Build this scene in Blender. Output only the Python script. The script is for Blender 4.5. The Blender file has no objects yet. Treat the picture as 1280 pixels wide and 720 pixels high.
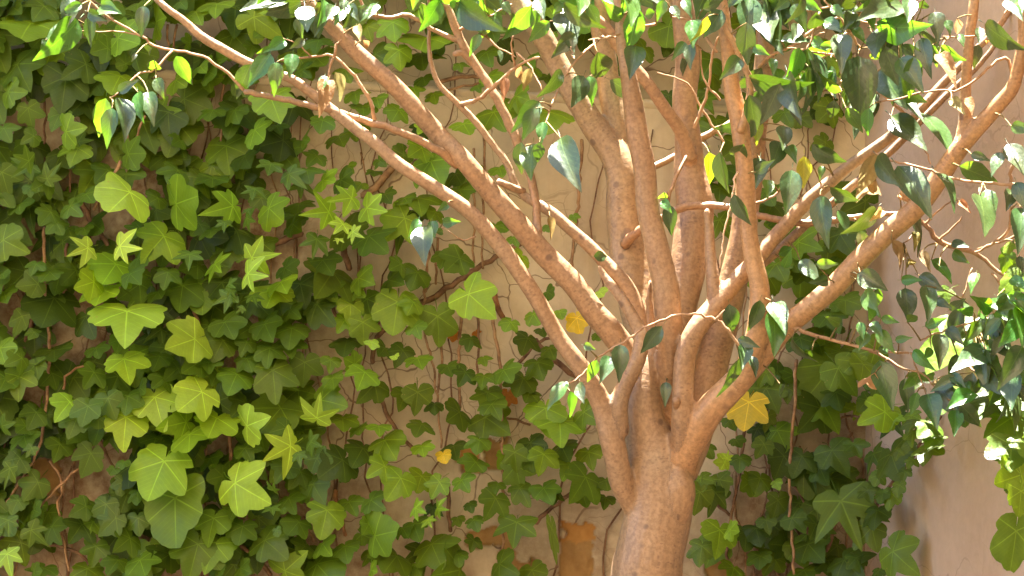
import bpy, math, random
import numpy as np
from mathutils import Vector, Matrix
random.seed(7); rng = np.random.default_rng(7)
R = math.radians
scene = bpy.context.scene
C = scene.collection

# ------------------------------------------------------------------ camera, sky, sun, exposure
CAM_Z, CAM_D, F = 1.5, 4.0, 3200.0          # eye height, distance to the ivy wall, focal length in photo pixels
cam = bpy.data.cameras.new('camera'); camo = bpy.data.objects.new('camera', cam); C.objects.link(camo)
camo.location = (0, -CAM_D, CAM_Z); camo.rotation_euler = (R(90), 0, 0)
cam.sensor_width = 36; cam.lens = 36 * F / 1280; cam.clip_end = 200; cam.clip_start = 0.05
scene.camera = camo
SUN_EL, SUN_AZ = 76.0, 12.0                 # high, behind the wall and a little to the left
w = bpy.data.worlds.new('World'); scene.world = w; w.use_nodes = True
nt = w.node_tree; bgn = nt.nodes['Background']
sky = nt.nodes.new('ShaderNodeTexSky'); sky.sky_type = 'NISHITA'; sky.sun_disc = False
sky.sun_elevation = R(SUN_EL); sky.sun_rotation = R(-SUN_AZ)
nt.links.new(sky.outputs[0], bgn.inputs[0]); bgn.inputs[1].default_value = 0.05
sl = bpy.data.lights.new('sun', 'SUN'); sl.energy = 5.0; sl.angle = R(0.5); sl.color = (1.0, 0.94, 0.84)
so = bpy.data.objects.new('sun', sl); C.objects.link(so)
tosun = Vector((-math.sin(R(SUN_AZ)) * math.cos(R(SUN_EL)), math.cos(R(SUN_AZ)) * math.cos(R(SUN_EL)), math.sin(R(SUN_EL))))
so.rotation_euler = tosun.to_track_quat('Z', 'Y').to_euler(); so.location = (-2, 3, 8)
vs = scene.view_settings
vs.view_transform = 'Standard'; vs.look = 'None'; vs.gamma = 1.0; vs.use_curve_mapping = False
vs.exposure = 3.62
scene.cycles.max_bounces = 5; scene.cycles.diffuse_bounces = 3; scene.cycles.glossy_bounces = 2
scene.cycles.transmission_bounces = 3; scene.cycles.caustics_reflective = False; scene.cycles.caustics_refractive = False
scene.cycles.use_adaptive_sampling = True; scene.cycles.adaptive_threshold = 0.03; scene.cycles.use_denoising = True; scene.cycles.sample_clamp_indirect = 6

# ------------------------------------------------------------------ pixel -> place
def P(px, py, s):                            # s = metres in front of the ivy wall
    k = (CAM_D - s) / F
    return Vector(((px - 640) * k, -s, CAM_Z + (360 - py) * k))
def M1(s): return (CAM_D - s) / F            # metres per photo pixel at that depth
CX = (1074 - 640) / 800.0                    # corner of the two walls
WA = R(13); WD = Vector((math.sin(WA), -math.cos(WA), 0)); WN = Vector((-math.cos(WA), -math.sin(WA), 0))
def wall_point(px, py, off):
    p = P(px, py, off)
    q0 = Vector((CX, 0, 0)) + WN * off
    if (p - q0).dot(WN) >= 0: return p, off
    dx = (px - 640) / F                      # ray: x = dx*t, y = -4 + t
    t = (q0.dot(WN) + CAM_D * WN.y) / (dx * WN.x + WN.y)
    return P(px, py, CAM_D - t), CAM_D - t

# ------------------------------------------------------------------ node helpers
def new_mat(name):
    m = bpy.data.materials.new(name); m.use_nodes = True; t = m.node_tree
    for n in list(t.nodes): t.nodes.remove(n)
    o = t.nodes.new('ShaderNodeOutputMaterial')
    return m, t, o
class N:
    def __init__(s, t): s.t = t
    def n(s, typ, **kw):
        x = s.t.nodes.new(typ)
        for k, v in kw.items(): setattr(x, k, v)
        return x
    def put(s, sock, v):
        if hasattr(v, 'links') or isinstance(v, bpy.types.NodeSocket): s.t.links.new(v, sock)
        else: sock.default_value = v
    def math(s, op, a, b=0.0, c=None, clamp=False):
        x = s.n('ShaderNodeMath', operation=op, use_clamp=clamp); s.put(x.inputs[0], a); s.put(x.inputs[1], b)
        if c is not None: s.put(x.inputs[2], c)
        return x.outputs[0]
    def vmath(s, op, a, b):
        x = s.n('ShaderNodeVectorMath', operation=op); s.put(x.inputs[0], a); s.put(x.inputs[1], b)
        return x.outputs['Value'] if op == 'DOT_PRODUCT' else x.outputs[0]
    def mix(s, f, a, b, mode='MIX'):
        x = s.n('ShaderNodeMix', data_type='RGBA', blend_type=mode); s.put(x.inputs[0], f); s.put(x.inputs[6], a); s.put(x.inputs[7], b)
        return x.outputs[2]
    def noise(s, vec, scale, detail=3, rough=0.55, dist=0.0):
        x = s.n('ShaderNodeTexNoise'); s.put(x.inputs['Vector'], vec); x.inputs['Scale'].default_value = scale
        x.inputs['Detail'].default_value = detail; x.inputs['Roughness'].default_value = rough; x.inputs['Distortion'].default_value = dist
        return x.outputs[0]
    def voro(s, vec, scale, feature='F1', out=0):
        x = s.n('ShaderNodeTexVoronoi', feature=feature); s.put(x.inputs['Vector'], vec); x.inputs['Scale'].default_value = scale
        return x.outputs[out]
    def ramp(s, v, lo, hi, a=0.0, b=1.0):
        x = s.n('ShaderNodeMapRange', interpolation_type='SMOOTHSTEP'); s.put(x.inputs[0], v)
        x.inputs[1].default_value = lo; x.inputs[2].default_value = hi; x.inputs[3].default_value = a; x.inputs[4].default_value = b
        return x.outputs[0]
    def scale(s, vec, v):
        x = s.n('ShaderNodeMapping'); s.put(x.inputs[0], vec); x.inputs['Scale'].default_value = v
        return x.outputs[0]
    def bump(s, h, strength, dist, nrm=None):
        x = s.n('ShaderNodeBump'); s.put(x.inputs['Height'], h); x.inputs['Strength'].default_value = strength; x.inputs['Distance'].default_value = dist
        if nrm is not None: s.put(x.inputs['Normal'], nrm)
        return x.outputs[0]
def bsdf(g, col, rough, spec=0.5, nrm=None):
    b = g.n('ShaderNodeBsdfPrincipled'); g.put(b.inputs['Base Color'], col); g.put(b.inputs['Roughness'], rough)
    g.put(b.inputs['Specular IOR Level'], spec)
    if nrm is not None: g.put(b.inputs['Normal'], nrm)
    return b
def rgb(*c): return (c[0], c[1], c[2], 1.0)

# ------------------------------------------------------------------ materials
def leaf_material(name, angles, gloss, transl, vein_w, vein_gain, spots, spec=0.5):
    m, t, o = new_mat(name); g = N(t)
    oi = g.n('ShaderNodeObjectInfo'); tc = g.n('ShaderNodeTexCoord'); geo = g.n('ShaderNodeNewGeometry')
    uv = g.n('ShaderNodeUVMap'); uv.uv_map = 'leaf_uv'; u = uv.outputs[0]
    veins = None
    for a in angles:
        perp = g.math('ABSOLUTE', g.vmath('DOT_PRODUCT', u, (math.cos(a), -math.sin(a), 0)))
        al = g.vmath('DOT_PRODUCT', u, (math.sin(a), math.cos(a), 0))
        v = g.math('MULTIPLY', g.ramp(perp, vein_w, vein_w * 0.25), g.ramp(al, -0.02, 0.03))
        v = g.math('MULTIPLY', v, g.ramp(al, 1.1, 0.2, 0.35, 1.0))
        veins = v if veins is None else g.math('MAXIMUM', veins, v)
    sx = g.n('ShaderNodeSeparateXYZ'); g.put(sx.inputs[0], u)
    ax = g.math('ABSOLUTE', sx.outputs[0])
    side = g.math('SINE', g.math('MULTIPLY', g.math('SUBTRACT', sx.outputs[1], g.math('MULTIPLY', ax, 0.75)), 58.0))
    side = g.math('MULTIPLY', g.ramp(side, 0.82, 1.0), 0.35)
    vein = g.math('MAXIMUM', veins, g.math('MULTIPLY', side, 1.0 if len(angles) == 1 else 0.45))
    col = oi.outputs['Color']
    blot = g.noise(tc.outputs['Object'], 2.2, 2, 0.6)
    col = g.mix(1.0, col, g.mix(blot, rgb(.62, .64, .7), rgb(1.35, 1.28, 1.1)), 'MULTIPLY')
    big = g.noise(geo.outputs['Position'], 11.0, 2)
    col = g.mix(1.0, col, g.mix(big, rgb(.8, .85, .9), rgb(1.25, 1.15, 1.0)), 'MULTIPLY')
    pale = g.mix(1.0, g.mix(1.0, col, rgb(vein_gain, vein_gain, vein_gain), 'MULTIPLY'), rgb(.03, .035, .008), 'ADD')
    col = g.mix(g.math('MULTIPLY', vein, 0.75), col, pale)
    # brown leaf-spot, only on some leaves
    sp = g.voro(g.vmath('ADD', u, g.n('ShaderNodeCombineXYZ').outputs[0]), 5.5)
    some = g.ramp(oi.outputs['Random'], 1.0 - spots, 1.0 - spots + 0.02)
    spm = g.math('MULTIPLY', g.ramp(sp, 0.13, 0.07), g.math('MULTIPLY', some, g.ramp(g.noise(u, 2.5, 1), 0.5, 0.56)))
    col = g.mix(spm, col, rgb(.42, .27, .08))
    under = g.mix(0.45, col, rgb(.22, .27, .15))
    colb = g.mix(geo.outputs['Backfacing'], col, under)
    nrm = g.bump(g.noise(u, 7.0, 2), 0.45, 0.002)
    rough = g.ramp(blot, 0.3, 0.7, gloss - 0.06, gloss + 0.12)
    b = bsdf(g, colb, rough, spec, nrm)
    tr = g.n('ShaderNodeBsdfTranslucent')
    tcol = g.mix(1.0, col, rgb(1.9, 1.75, 0.45), 'MULTIPLY'); tcol = g.mix(1.0, tcol, rgb(.07, .11, .0), 'ADD')
    g.put(tr.inputs[0], tcol)
    mx = g.n('ShaderNodeMixShader'); mx.inputs[0].default_value = transl
    t.links.new(b.outputs[0], mx.inputs[1]); t.links.new(tr.outputs[0], mx.inputs[2]); t.links.new(mx.outputs[0], o.inputs[0])
    return m
MAT_IVY = leaf_material('ivy_leaf', [0, R(55), R(-55), R(112), R(-112)], 0.42, 0.27, 0.021, 1.8, 0.4, 0.35)
MAT_FIC = leaf_material('ficus_leaf_shaded', [0], 0.33, 0.10, 0.020, 1.7, 0.08, 0.9)  # copy for shaded leaves: low translucency keeps them dark
MAT_FIC_LIT = leaf_material('ficus_leaf_lit', [0], 0.33, 0.36, 0.020, 1.7, 0.04, 0.9)  # copy for lit leaves: sun glow put in by extra translucency

def dead_leaf_material():
    m, t, o = new_mat('dead_leaf'); g = N(t)
    oi = g.n('ShaderNodeObjectInfo'); tc = g.n('ShaderNodeTexCoord')
    col = g.mix(1.0, oi.outputs['Color'], g.mix(g.noise(tc.outputs['Object'], 7, 4, .65), rgb(.6, .5, .42), rgb(1.35, 1.3, 1.25)), 'MULTIPLY')
    b = bsdf(g, col, 0.7, 0.3, g.bump(g.noise(tc.outputs['Object'], 14, 3), .5, .003))
    tr = g.n('ShaderNodeBsdfTranslucent'); g.put(tr.inputs[0], col)
    mx = g.n('ShaderNodeMixShader'); mx.inputs[0].default_value = 0.3
    t.links.new(b.outputs[0], mx.inputs[1]); t.links.new(tr.outputs[0], mx.inputs[2]); t.links.new(mx.outputs[0], o.inputs[0])
    return m
MAT_DEAD = dead_leaf_material()

def bark_material():
    m, t, o = new_mat('ficus_bark'); g = N(t)
    at = g.n('ShaderNodeAttribute'); at.attribute_name = 'bark'; v = at.outputs['Vector']
    oi = g.n('ShaderNodeObjectInfo')
    base = g.mix(g.noise(v, 16, 4, .6), rgb(.25, .15, .08), rgb(.43, .28, .16))
    pale = g.ramp(g.noise(v, 6, 3, .6, .4), .48, .68)
    base = g.mix(g.math('MULTIPLY', pale, .5), base, rgb(.36, .27, .175))
    rings = g.noise(g.scale(v, (10, 10, 150)), 1.0, 3, .6)
    base = g.mix(1.0, base, g.mix(rings, rgb(.84, .82, .8), rgb(1.16, 1.16, 1.16)), 'MULTIPLY')
    streak = g.noise(g.scale(v, (130, 130, 9)), 1.0, 3, .6)
    base = g.mix(1.0, base, g.mix(streak, rgb(.8, .78, .76), rgb(1.2, 1.2, 1.2)), 'MULTIPLY')
    fine = g.noise(v, 190, 2, .6)
    base = g.mix(1.0, base, g.mix(g.ramp(fine, .3, .7), rgb(.82, .8, .78), rgb(1.18, 1.18, 1.18)), 'MULTIPLY')
    lent = g.voro(g.scale(v, (1, 1, 1.6)), 115)
    lm = g.math('MULTIPLY', g.ramp(lent, .34, .16), g.ramp(g.noise(v, 22, 2), .46, .58))
    base = g.mix(g.math('MULTIPLY', lm, .45), base, rgb(.13, .065, .04))
    spot = g.math('MULTIPLY', g.ramp(g.voro(v, 34), .24, .12), g.ramp(g.noise(v, 9, 2), .50, .58))
    base = g.mix(g.math('MULTIPLY', spot, .75), base, rgb(.12, .065, .045))
    grime = g.ramp(g.noise(v, 11, 5, .7), .58, .74)
    base = g.mix(g.math('MULTIPLY', grime, .6), base, rgb(.14, .085, .05))
    base = g.mix(1.0, base, oi.outputs['Color'], 'MULTIPLY')
    h = g.noise(g.scale(v, (60, 60, 95)), 1.0, 3, .65)
    b = bsdf(g, base, 0.52, 0.55, g.bump(h, .6, .002)); b.inputs['Coat Weight'].default_value = .35; b.inputs['Coat Roughness'].default_value = .42
    t.links.new(b.outputs[0], o.inputs[0]); return m
MAT_BARK = bark_material()

def stem_material(name, a, b_):
    m, t, o = new_mat(name); g = N(t); tc = g.n('ShaderNodeTexCoord'); oi = g.n('ShaderNodeObjectInfo')
    n1 = g.noise(tc.outputs['Object'], 60, 4, .65)
    col = g.mix(g.ramp(n1, .3, .7), a, b_)
    col = g.mix(1.0, col, oi.outputs['Color'], 'MULTIPLY')
    b = bsdf(g, col, .75, .3, g.bump(g.noise(tc.outputs['Object'], 160, 3), .7, .002))
    t.links.new(b.outputs[0], o.inputs[0]); return m
MAT_VINE = stem_material('ivy_stem', rgb(.12, .065, .036), rgb(.31, .195, .115))
MAT_TWIG = stem_material('ficus_twig', rgb(.30, .18, .1), rgb(.5, .34, .22))

def plaster_material(name, c1, c2, peel):
    m, t, o = new_mat(name); g = N(t); tc = g.n('ShaderNodeTexCoord'); p = tc.outputs['Object']
    col = g.mix(g.ramp(g.noise(p, 3.2, 6, .62), .3, .7), c1, c2)
    col = g.mix(1.0, col, g.mix(g.noise(p, 55, 4, .7), rgb(.86, .85, .84), rgb(1.12, 1.12, 1.12)), 'MULTIPLY')
    stain = g.ramp(g.noise(g.scale(p, (5, 5, 1.1)), 1.6, 5, .65, .6), .52, .74)
    col = g.mix(g.math('MULTIPLY', stain, .4), col, rgb(.33, .2, .12))
    warp = g.n('ShaderNodeTexNoise'); g.put(warp.inputs['Vector'], p); warp.inputs['Scale'].default_value = 7; warp.inputs['Detail'].default_value = 4
    off = g.n('ShaderNodeVectorMath', operation='SCALE'); t.links.new(warp.outputs[1], off.inputs[0]); off.inputs['Scale'].default_value = .16
    q = g.vmath('ADD', p, off.outputs[0])
    cr = g.ramp(g.voro(g.scale(q, (1, .05, 1)), 8.5, 'DISTANCE_TO_EDGE'), .011, .003)
    cr = g.math('MULTIPLY', cr, g.ramp(g.noise(p, 3.6, 2), .40, .5))
    fine = g.ramp(g.voro(g.scale(q, (1, .05, 1)), 24, 'DISTANCE_TO_EDGE'), .02, .005)
    fine = g.math('MULTIPLY', fine, g.ramp(g.noise(p, 2.7, 2), .50, .6))
    crack = g.math('MAXIMUM', cr, g.math('MULTIPLY', fine, .5))
    col = g.mix(g.math('MULTIPLY', crack, .75 if peel else .25), col, rgb(.13, .075, .045))
    h = g.math('ADD', g.math('MULTIPLY', g.noise(p, 24, 5, .6), .8), g.math('MULTIPLY', g.noise(p, 160, 2), .3))
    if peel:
        a3 = g.n('ShaderNodeAttribute'); a3.attribute_name = 'dirt_shade'
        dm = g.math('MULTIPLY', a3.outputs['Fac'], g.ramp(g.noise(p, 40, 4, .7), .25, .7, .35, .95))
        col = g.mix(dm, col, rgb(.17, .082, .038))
        a1 = g.n('ShaderNodeAttribute'); a1.attribute_name = 'peel'; a2 = g.n('ShaderNodeAttribute'); a2.attribute_name = 'ochre'
        rend = g.mix(g.noise(p, 38, 5, .7), rgb(.22, .11, .035), rgb(.50, .32, .13))
        och = g.mix(g.noise(p, 30, 4, .7), rgb(.40, .19, .05), rgb(.54, .30, .10))
        rend = g.mix(a2.outputs['Fac'], rend, och)
        col = g.mix(a1.outputs['Fac'], col, rend)
    b = bsdf(g, col, .88, .2, g.bump(h, .35, .004))
    t.links.new(b.outputs[0], o.inputs[0]); return m
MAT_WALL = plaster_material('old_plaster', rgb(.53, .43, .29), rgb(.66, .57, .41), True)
MAT_WALL_R = plaster_material('side_plaster', rgb(.54, .40, .30), rgb(.62, .47, .36), False)
MAT_WALL_F = plaster_material('bounce_plaster', rgb(.60, .45, .27), rgb(.68, .52, .33), False)
def ground_material(name, c1, c2, sc):
    m, t, o = new_mat(name); g = N(t); tc = g.n('ShaderNodeTexCoord'); p = tc.outputs['Object']
    col = g.mix(g.noise(p, sc, 6, .65), c1, c2)
    b = bsdf(g, col, .9, .2, g.bump(g.noise(p, sc * 8, 4), .5, .01)); t.links.new(b.outputs[0], o.inputs[0]); return m
MAT_PAVE = ground_material('paving', rgb(.05, .04, .028), rgb(.085, .065, .045), 4)
MAT_SOIL = ground_material('soil', rgb(.05, .032, .02), rgb(.11, .07, .045), 14)

# ------------------------------------------------------------------ object helpers
def tag(o, label, cat, group=None, kind=None):
    if label: o['label'] = label
    if cat: o['category'] = cat
    if group: o['group'] = group
    if kind: o['kind'] = kind
    return o
def empty(name, loc, label, cat, group=None):
    o = bpy.data.objects.new(name, None); C.objects.link(o); o.location = loc; o.empty_display_size = .1
    return tag(o, label, cat, group)
def link(name, me, parent=None, color=None):
    o = bpy.data.objects.new(name, me); C.objects.link(o)
    if parent is not None:
        o.parent = parent; o.matrix_parent_inverse = Matrix.Translation(-parent.location)
    if color is not None: o.color = (color[0], color[1], color[2], 1)
    return o
def mesh(name, v, f, mat, smooth=True):
    me = bpy.data.meshes.new(name); me.from_pydata([tuple(x) for x in v], [], f); me.update()
    if mat is not None: me.materials.append(mat)
    if smooth: me.polygons.foreach_set('use_smooth', [True] * len(me.polygons))
    return me
def box_mesh(name, x0, x1, y0, y1, z0, z1, mat):
    v = [(x, y, z) for x in (x0, x1) for y in (y0, y1) for z in (z0, z1)]
    f = [(0, 1, 3, 2), (4, 6, 7, 5), (0, 4, 5, 1), (2, 3, 7, 6), (0, 2, 6, 4), (1, 5, 7, 3)]
    return mesh(name, v, f, mat, False)

# ------------------------------------------------------------------ ground and walls
g_ = link('ground', mesh('ground', [(-30, -30, 0), (30, -30, 0), (30, 30, 0), (-30, 30, 0)], [(0, 1, 2, 3)], MAT_PAVE, False)); g_['kind'] = 'structure'
bed = link('planting_bed', mesh('planting_bed', [(-4, -1.0, .004), (CX + .3, -1.0, .004), (CX, 0.1, .004), (-4, 0.1, .004)], [(0, 1, 2, 3)], MAT_SOIL, False)); bed['kind'] = 'structure'

WALL_H = 3.2
def ledge_z(x):                              # the dado's top runs a little out of level
    return 1.5 + (360 - (122 + (x * 800 + 640 - 590) * 0.062)) / 800.0
back = empty('plaster_wall', (0, 0.1, 0), 'old cracked beige plaster wall with peeling patches behind the ivy and tree', 'wall'); back['kind'] = 'thing'
def vnoise(x, z, seed):                      # cheap smooth value noise
    r = np.random.default_rng(seed); tab = r.random((64, 64))
    xi = np.floor(x).astype(int); zi = np.floor(z).astype(int); fx = x - xi; fz = z - zi
    fx = fx * fx * (3 - 2 * fx); fz = fz * fz * (3 - 2 * fz)
    t = lambda a, b: tab[a % 64, b % 64]
    return (t(xi, zi) * (1 - fx) + t(xi + 1, zi) * fx) * (1 - fz) + (t(xi, zi + 1) * (1 - fx) + t(xi + 1, zi + 1) * fx) * fz
def grid_wall(name, xs, zs, top=None):
    X, Z = np.meshgrid(xs, zs); px = X * 800 + 640; py = 360 - (Z - CAM_Z) * 800
    if top is not None:                      # squeeze the last rows so that the edge follows the ledge
        zt = np.array([top(x) for x in xs]); Z = zs[0] + (Z - zs[0]) * (zt[None, :] - zs[0]) / (zs[-1] - zs[0]); py = 360 - (Z - CAM_Z) * 800
    wob = (vnoise(px / 9, py / 9, 1) - .5) * 9 + (vnoise(px / 4, py / 4, 2) - .5) * 5
    d = np.full(X.shape, 99.0); d2 = d.copy()
    for (x0, x1, y0, y1, o) in [(702, 746, 655, 679, 1), (698, 742, 672, 740, 0), (642, 672, 700, 760, 0), (583, 640, 662, 684, 0), (626, 645, 676, 712, 0), (607, 634, 548, 584, 0), (574, 600, 556, 590, 1), (30, 75, 575, 622, 0), (880, 915, 700, 730, 0)]:
        cx, cy, hx, hy = (x0 + x1) / 2, (y0 + y1) / 2, (x1 - x0) / 2, (y1 - y0) / 2
        dd = np.maximum(np.abs(px - cx) - hx, np.abs(py - cy) - hy) + wob
        d = np.minimum(d, dd)
        if o: d2 = np.minimum(d2, dd)
    peel = np.clip(-d / 1.2 + .5, 0, 1); och = np.clip(-d2 / 1.2 + .5, 0, 1)
    lump = (vnoise(px / 120, py / 120, 3) - .5) * .010 + (vnoise(px / 40, py / 40, 4) - .5) * .004
    rough = (vnoise(px / 6, py / 6, 5) - .5) * .004
    Y = lump + peel * (.007 + rough) - np.clip(1 - np.abs(d) / 5, 0, 1) * (d > 0) * .0025
    nz, nx = X.shape
    v = np.stack([X, Y, Z], -1).reshape(-1, 3)
    i = (np.arange(nz - 1)[:, None] * nx + np.arange(nx - 1)[None, :]).ravel()
    f = np.stack([i, i + 1, i + nx + 1, i + nx], -1)
    me = bpy.data.meshes.new(name); me.from_pydata(v.tolist(), [], f.tolist()); me.materials.append(MAT_WALL)
    me.polygons.foreach_set('use_smooth', [True] * len(me.polygons))
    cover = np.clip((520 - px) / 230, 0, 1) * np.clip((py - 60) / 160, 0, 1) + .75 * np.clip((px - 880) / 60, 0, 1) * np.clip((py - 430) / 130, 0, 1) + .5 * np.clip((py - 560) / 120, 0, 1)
    dirt_shade = np.clip(np.clip(cover, 0, 1) * (.35 + 1.1 * vnoise(px / 46, py / 60, 6)) + (vnoise(px / 15, py / 19, 7) - .5) * .5 * np.clip(cover, 0, 1), 0, 1)  # brown ivy stain, plus the lower wall's dimmer light painted in
    for nm, arr in (('peel', peel), ('ochre', och), ('dirt_shade', dirt_shade)):
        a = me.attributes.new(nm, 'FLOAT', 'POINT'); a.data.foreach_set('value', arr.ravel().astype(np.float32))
    return me
xs = np.concatenate([np.linspace(-4, -1.0, 40)[:-1], np.arange(-1.0, CX + .02, .0032)])
zs = np.concatenate([np.linspace(0, .85, 20)[:-1], np.arange(.85, 1.84, .0032)])
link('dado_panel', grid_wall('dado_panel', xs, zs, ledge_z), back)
n = len(xs); lip = []
for k, x in enumerate(xs): lip += [(x, -.001, ledge_z(x)), (x, -.006, ledge_z(x) + .006), (x, -.004, ledge_z(x) + .014), (x, .06, ledge_z(x) + .016)]
lf = [(4 * k + j, 4 * k + 4 + j, 4 * k + 5 + j, 4 * k + 1 + j) for k in range(n - 1) for j in range(3)]
link('ledge', mesh('ledge', lip, lf, MAT_WALL), back)
link('upper_panel', box_mesh('upper_panel', -4, CX + .3, .045, .3, 1.6, WALL_H, MAT_WALL), back)
link('core', box_mesh('core', -4, CX + .3, .06, .299, 0, 1.62, MAT_WALL), back)
side = empty('garden_wall', (CX, 0, 0), 'smooth plain beige plastered side wall meeting the ivy wall at the corner', 'wall'); side['kind'] = 'thing'
a0 = Vector((CX, 0.045, 0)); a1 = a0 + WD * 5
nr, nc = 24, 60; v = []; f = []
for i in range(nr + 1):
    for j in range(nc + 1):
        p = a0.lerp(a1, j / nc); z = 3.4 * i / nr
        dn = (math.sin(j * 1.3 + i) * .5 + math.sin(i * 1.7 - j * .6)) * .002
        v.append((p.x + WN.x * dn, p.y + WN.y * dn, z))
for i in range(nr):
    for j in range(nc): q = i * (nc + 1) + j; f.append((q, q + nc + 1, q + nc + 2, q + 1))
link('face', mesh('face', v, f, MAT_WALL_R), side)
b0, b1 = a0 - WN * .25, a1 - WN * .25
link('body', mesh('body', [tuple(a0 - WN * .01), tuple(a1 - WN * .01), tuple(b1), tuple(b0)] + [tuple(p + Vector((0, 0, 3.4))) for p in (a0 - WN * .01, a1 - WN * .01, b1, b0)],
     [(0, 1, 2, 3), (4, 7, 6, 5), (0, 4, 5, 1), (1, 5, 6, 2), (2, 6, 7, 3), (3, 7, 4, 0)], MAT_WALL_R, False), side)
far = empty('bounce_facade', (0, -6.4, 0), 'unseen ochre house front added to bounce warm light, its foot kept dark', 'house'); far['kind'] = 'thing'  # unseen, added to bounce warm light from the top front
link('wall', box_mesh('wall', -6, 5, -6.7, -6.4, 2.3, 9.5, MAT_WALL_F), far)
link('dark_base', box_mesh('dark_base', -6, 5, -6.75, -6.35, 0, 2.3, MAT_SOIL), far)  # added dark so that the bounce comes only from higher up

# ------------------------------------------------------------------ leaf meshes (unit: petiole joint at origin, tip at +Y 1, face +Z)
def leaf_from_outline(name, pts, mat, zf, inner, petiole):
    v = [(0, 0, zf(0, 0))]; n = len(pts)
    for k in inner: v += [(x * k, y * k, zf(x * k, y * k)) for x, y in pts]
    v += [(x, y, zf(x, y)) for x, y in pts]
    f = [(0, 1 + (i + 1) % n, 1 + i) for i in range(n)]
    for r_ in range(len(inner)):
        a, b = 1 + r_ * n, 1 + (r_ + 1) * n
        f += [(a + i, a + (i + 1) % n, b + (i + 1) % n, b + i) for i in range(n)]
    if petiole:
        k = len(v); r_ = .018
        q = [(0, -petiole * .5, -petiole * .16), (0, -petiole, -petiole * .62)]
        for c in q: v += [(c[0] + r_ * math.cos(a), c[1] + r_ * .4 * math.sin(a), c[2] + r_ * math.sin(a)) for a in (0, 2.1, 4.2)]
        f += [(0, k + (i + 1) % 3, k + i) for i in range(3)]
        f += [(k + i, k + (i + 1) % 3, k + 3 + (i + 1) % 3, k + 3 + i) for i in range(3)]
    me = mesh(name, v, f, mat)
    uv = me.uv_layers.new(name='leaf_uv')
    for lp in me.loops: uv.data[lp.index].uv = (v[lp.vertex_index][0], v[lp.vertex_index][1])
    return me
KEYS = {   # (angle from the tip, radius); tips and notches alternate
    'a': [(0, 1.04), (29, .67), (54, .83), (83, .58), (108, .64), (146, .46), (170, .34)],
    's': [(0, 1.0), (23, .43), (50, .84), (78, .40), (108, .58), (145, .32), (170, .24)],
    'h': [(0, 1.0), (26, .80), (52, .80), (80, .66), (112, .66), (148, .52), (171, .36)]}
def ivy_leaf(kind, seed):
    r = random.Random(seed); half = []
    out = []
    for sgn in (1, -1):
        ks = [(a + (0 if i == 0 else r.uniform(-8, 8)), rad * (r.uniform(.92, 1.1) if i == 0 else r.uniform(.82, 1.14))) for i, (a, rad) in enumerate(KEYS[kind])]
        pts = [(math.sin(R(a)) * rr * sgn, math.cos(R(a)) * rr) for a, rr in ks]
        fin = [pts[0]]
        for i in range(len(pts) - 1):
            p, q = Vector(pts[i]), Vector(pts[i + 1]); mid = (p + q) / 2
            b = {'a': .06, 's': .035, 'h': .05}[kind]
            if i == len(pts) - 2: b = .03
            for t in (.34, .68):
                m_ = p.lerp(q, t); fin.append(tuple(m_ * (1 + 1.35 * b * 4 * t * (1 - t) / max(m_.length, .3))))
            fin.append(pts[i + 1])
        out.append(fin)
    pts = out[0] + [(0, -.10)] + out[1][:0:-1]
    fold = r.uniform(-.02, .20); droop = r.uniform(.08, .45); tw = r.uniform(-.2, .2); ph = r.uniform(0, 6); wv = r.uniform(.03, .085)
    ang = [0, R(55), R(-55), R(112), R(-112)]
    def zf(x, y):
        rr = math.hypot(x, y); th = math.atan2(x, y)
        return fold * abs(x) - droop * (rr ** 2) * .7 + tw * x * y + wv * math.sin(3.2 * th + ph) * rr - .045 * max(math.cos(6.4 * th), 0) * rr * (1 - rr)
    return leaf_from_outline('ivy_leaf', pts, MAT_IVY, zf, (.5,), r.uniform(.5, .9))
IVY = {k: [ivy_leaf(k, 100 * i + j) for j in range(14)] for i, k in enumerate('ash')}
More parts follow.
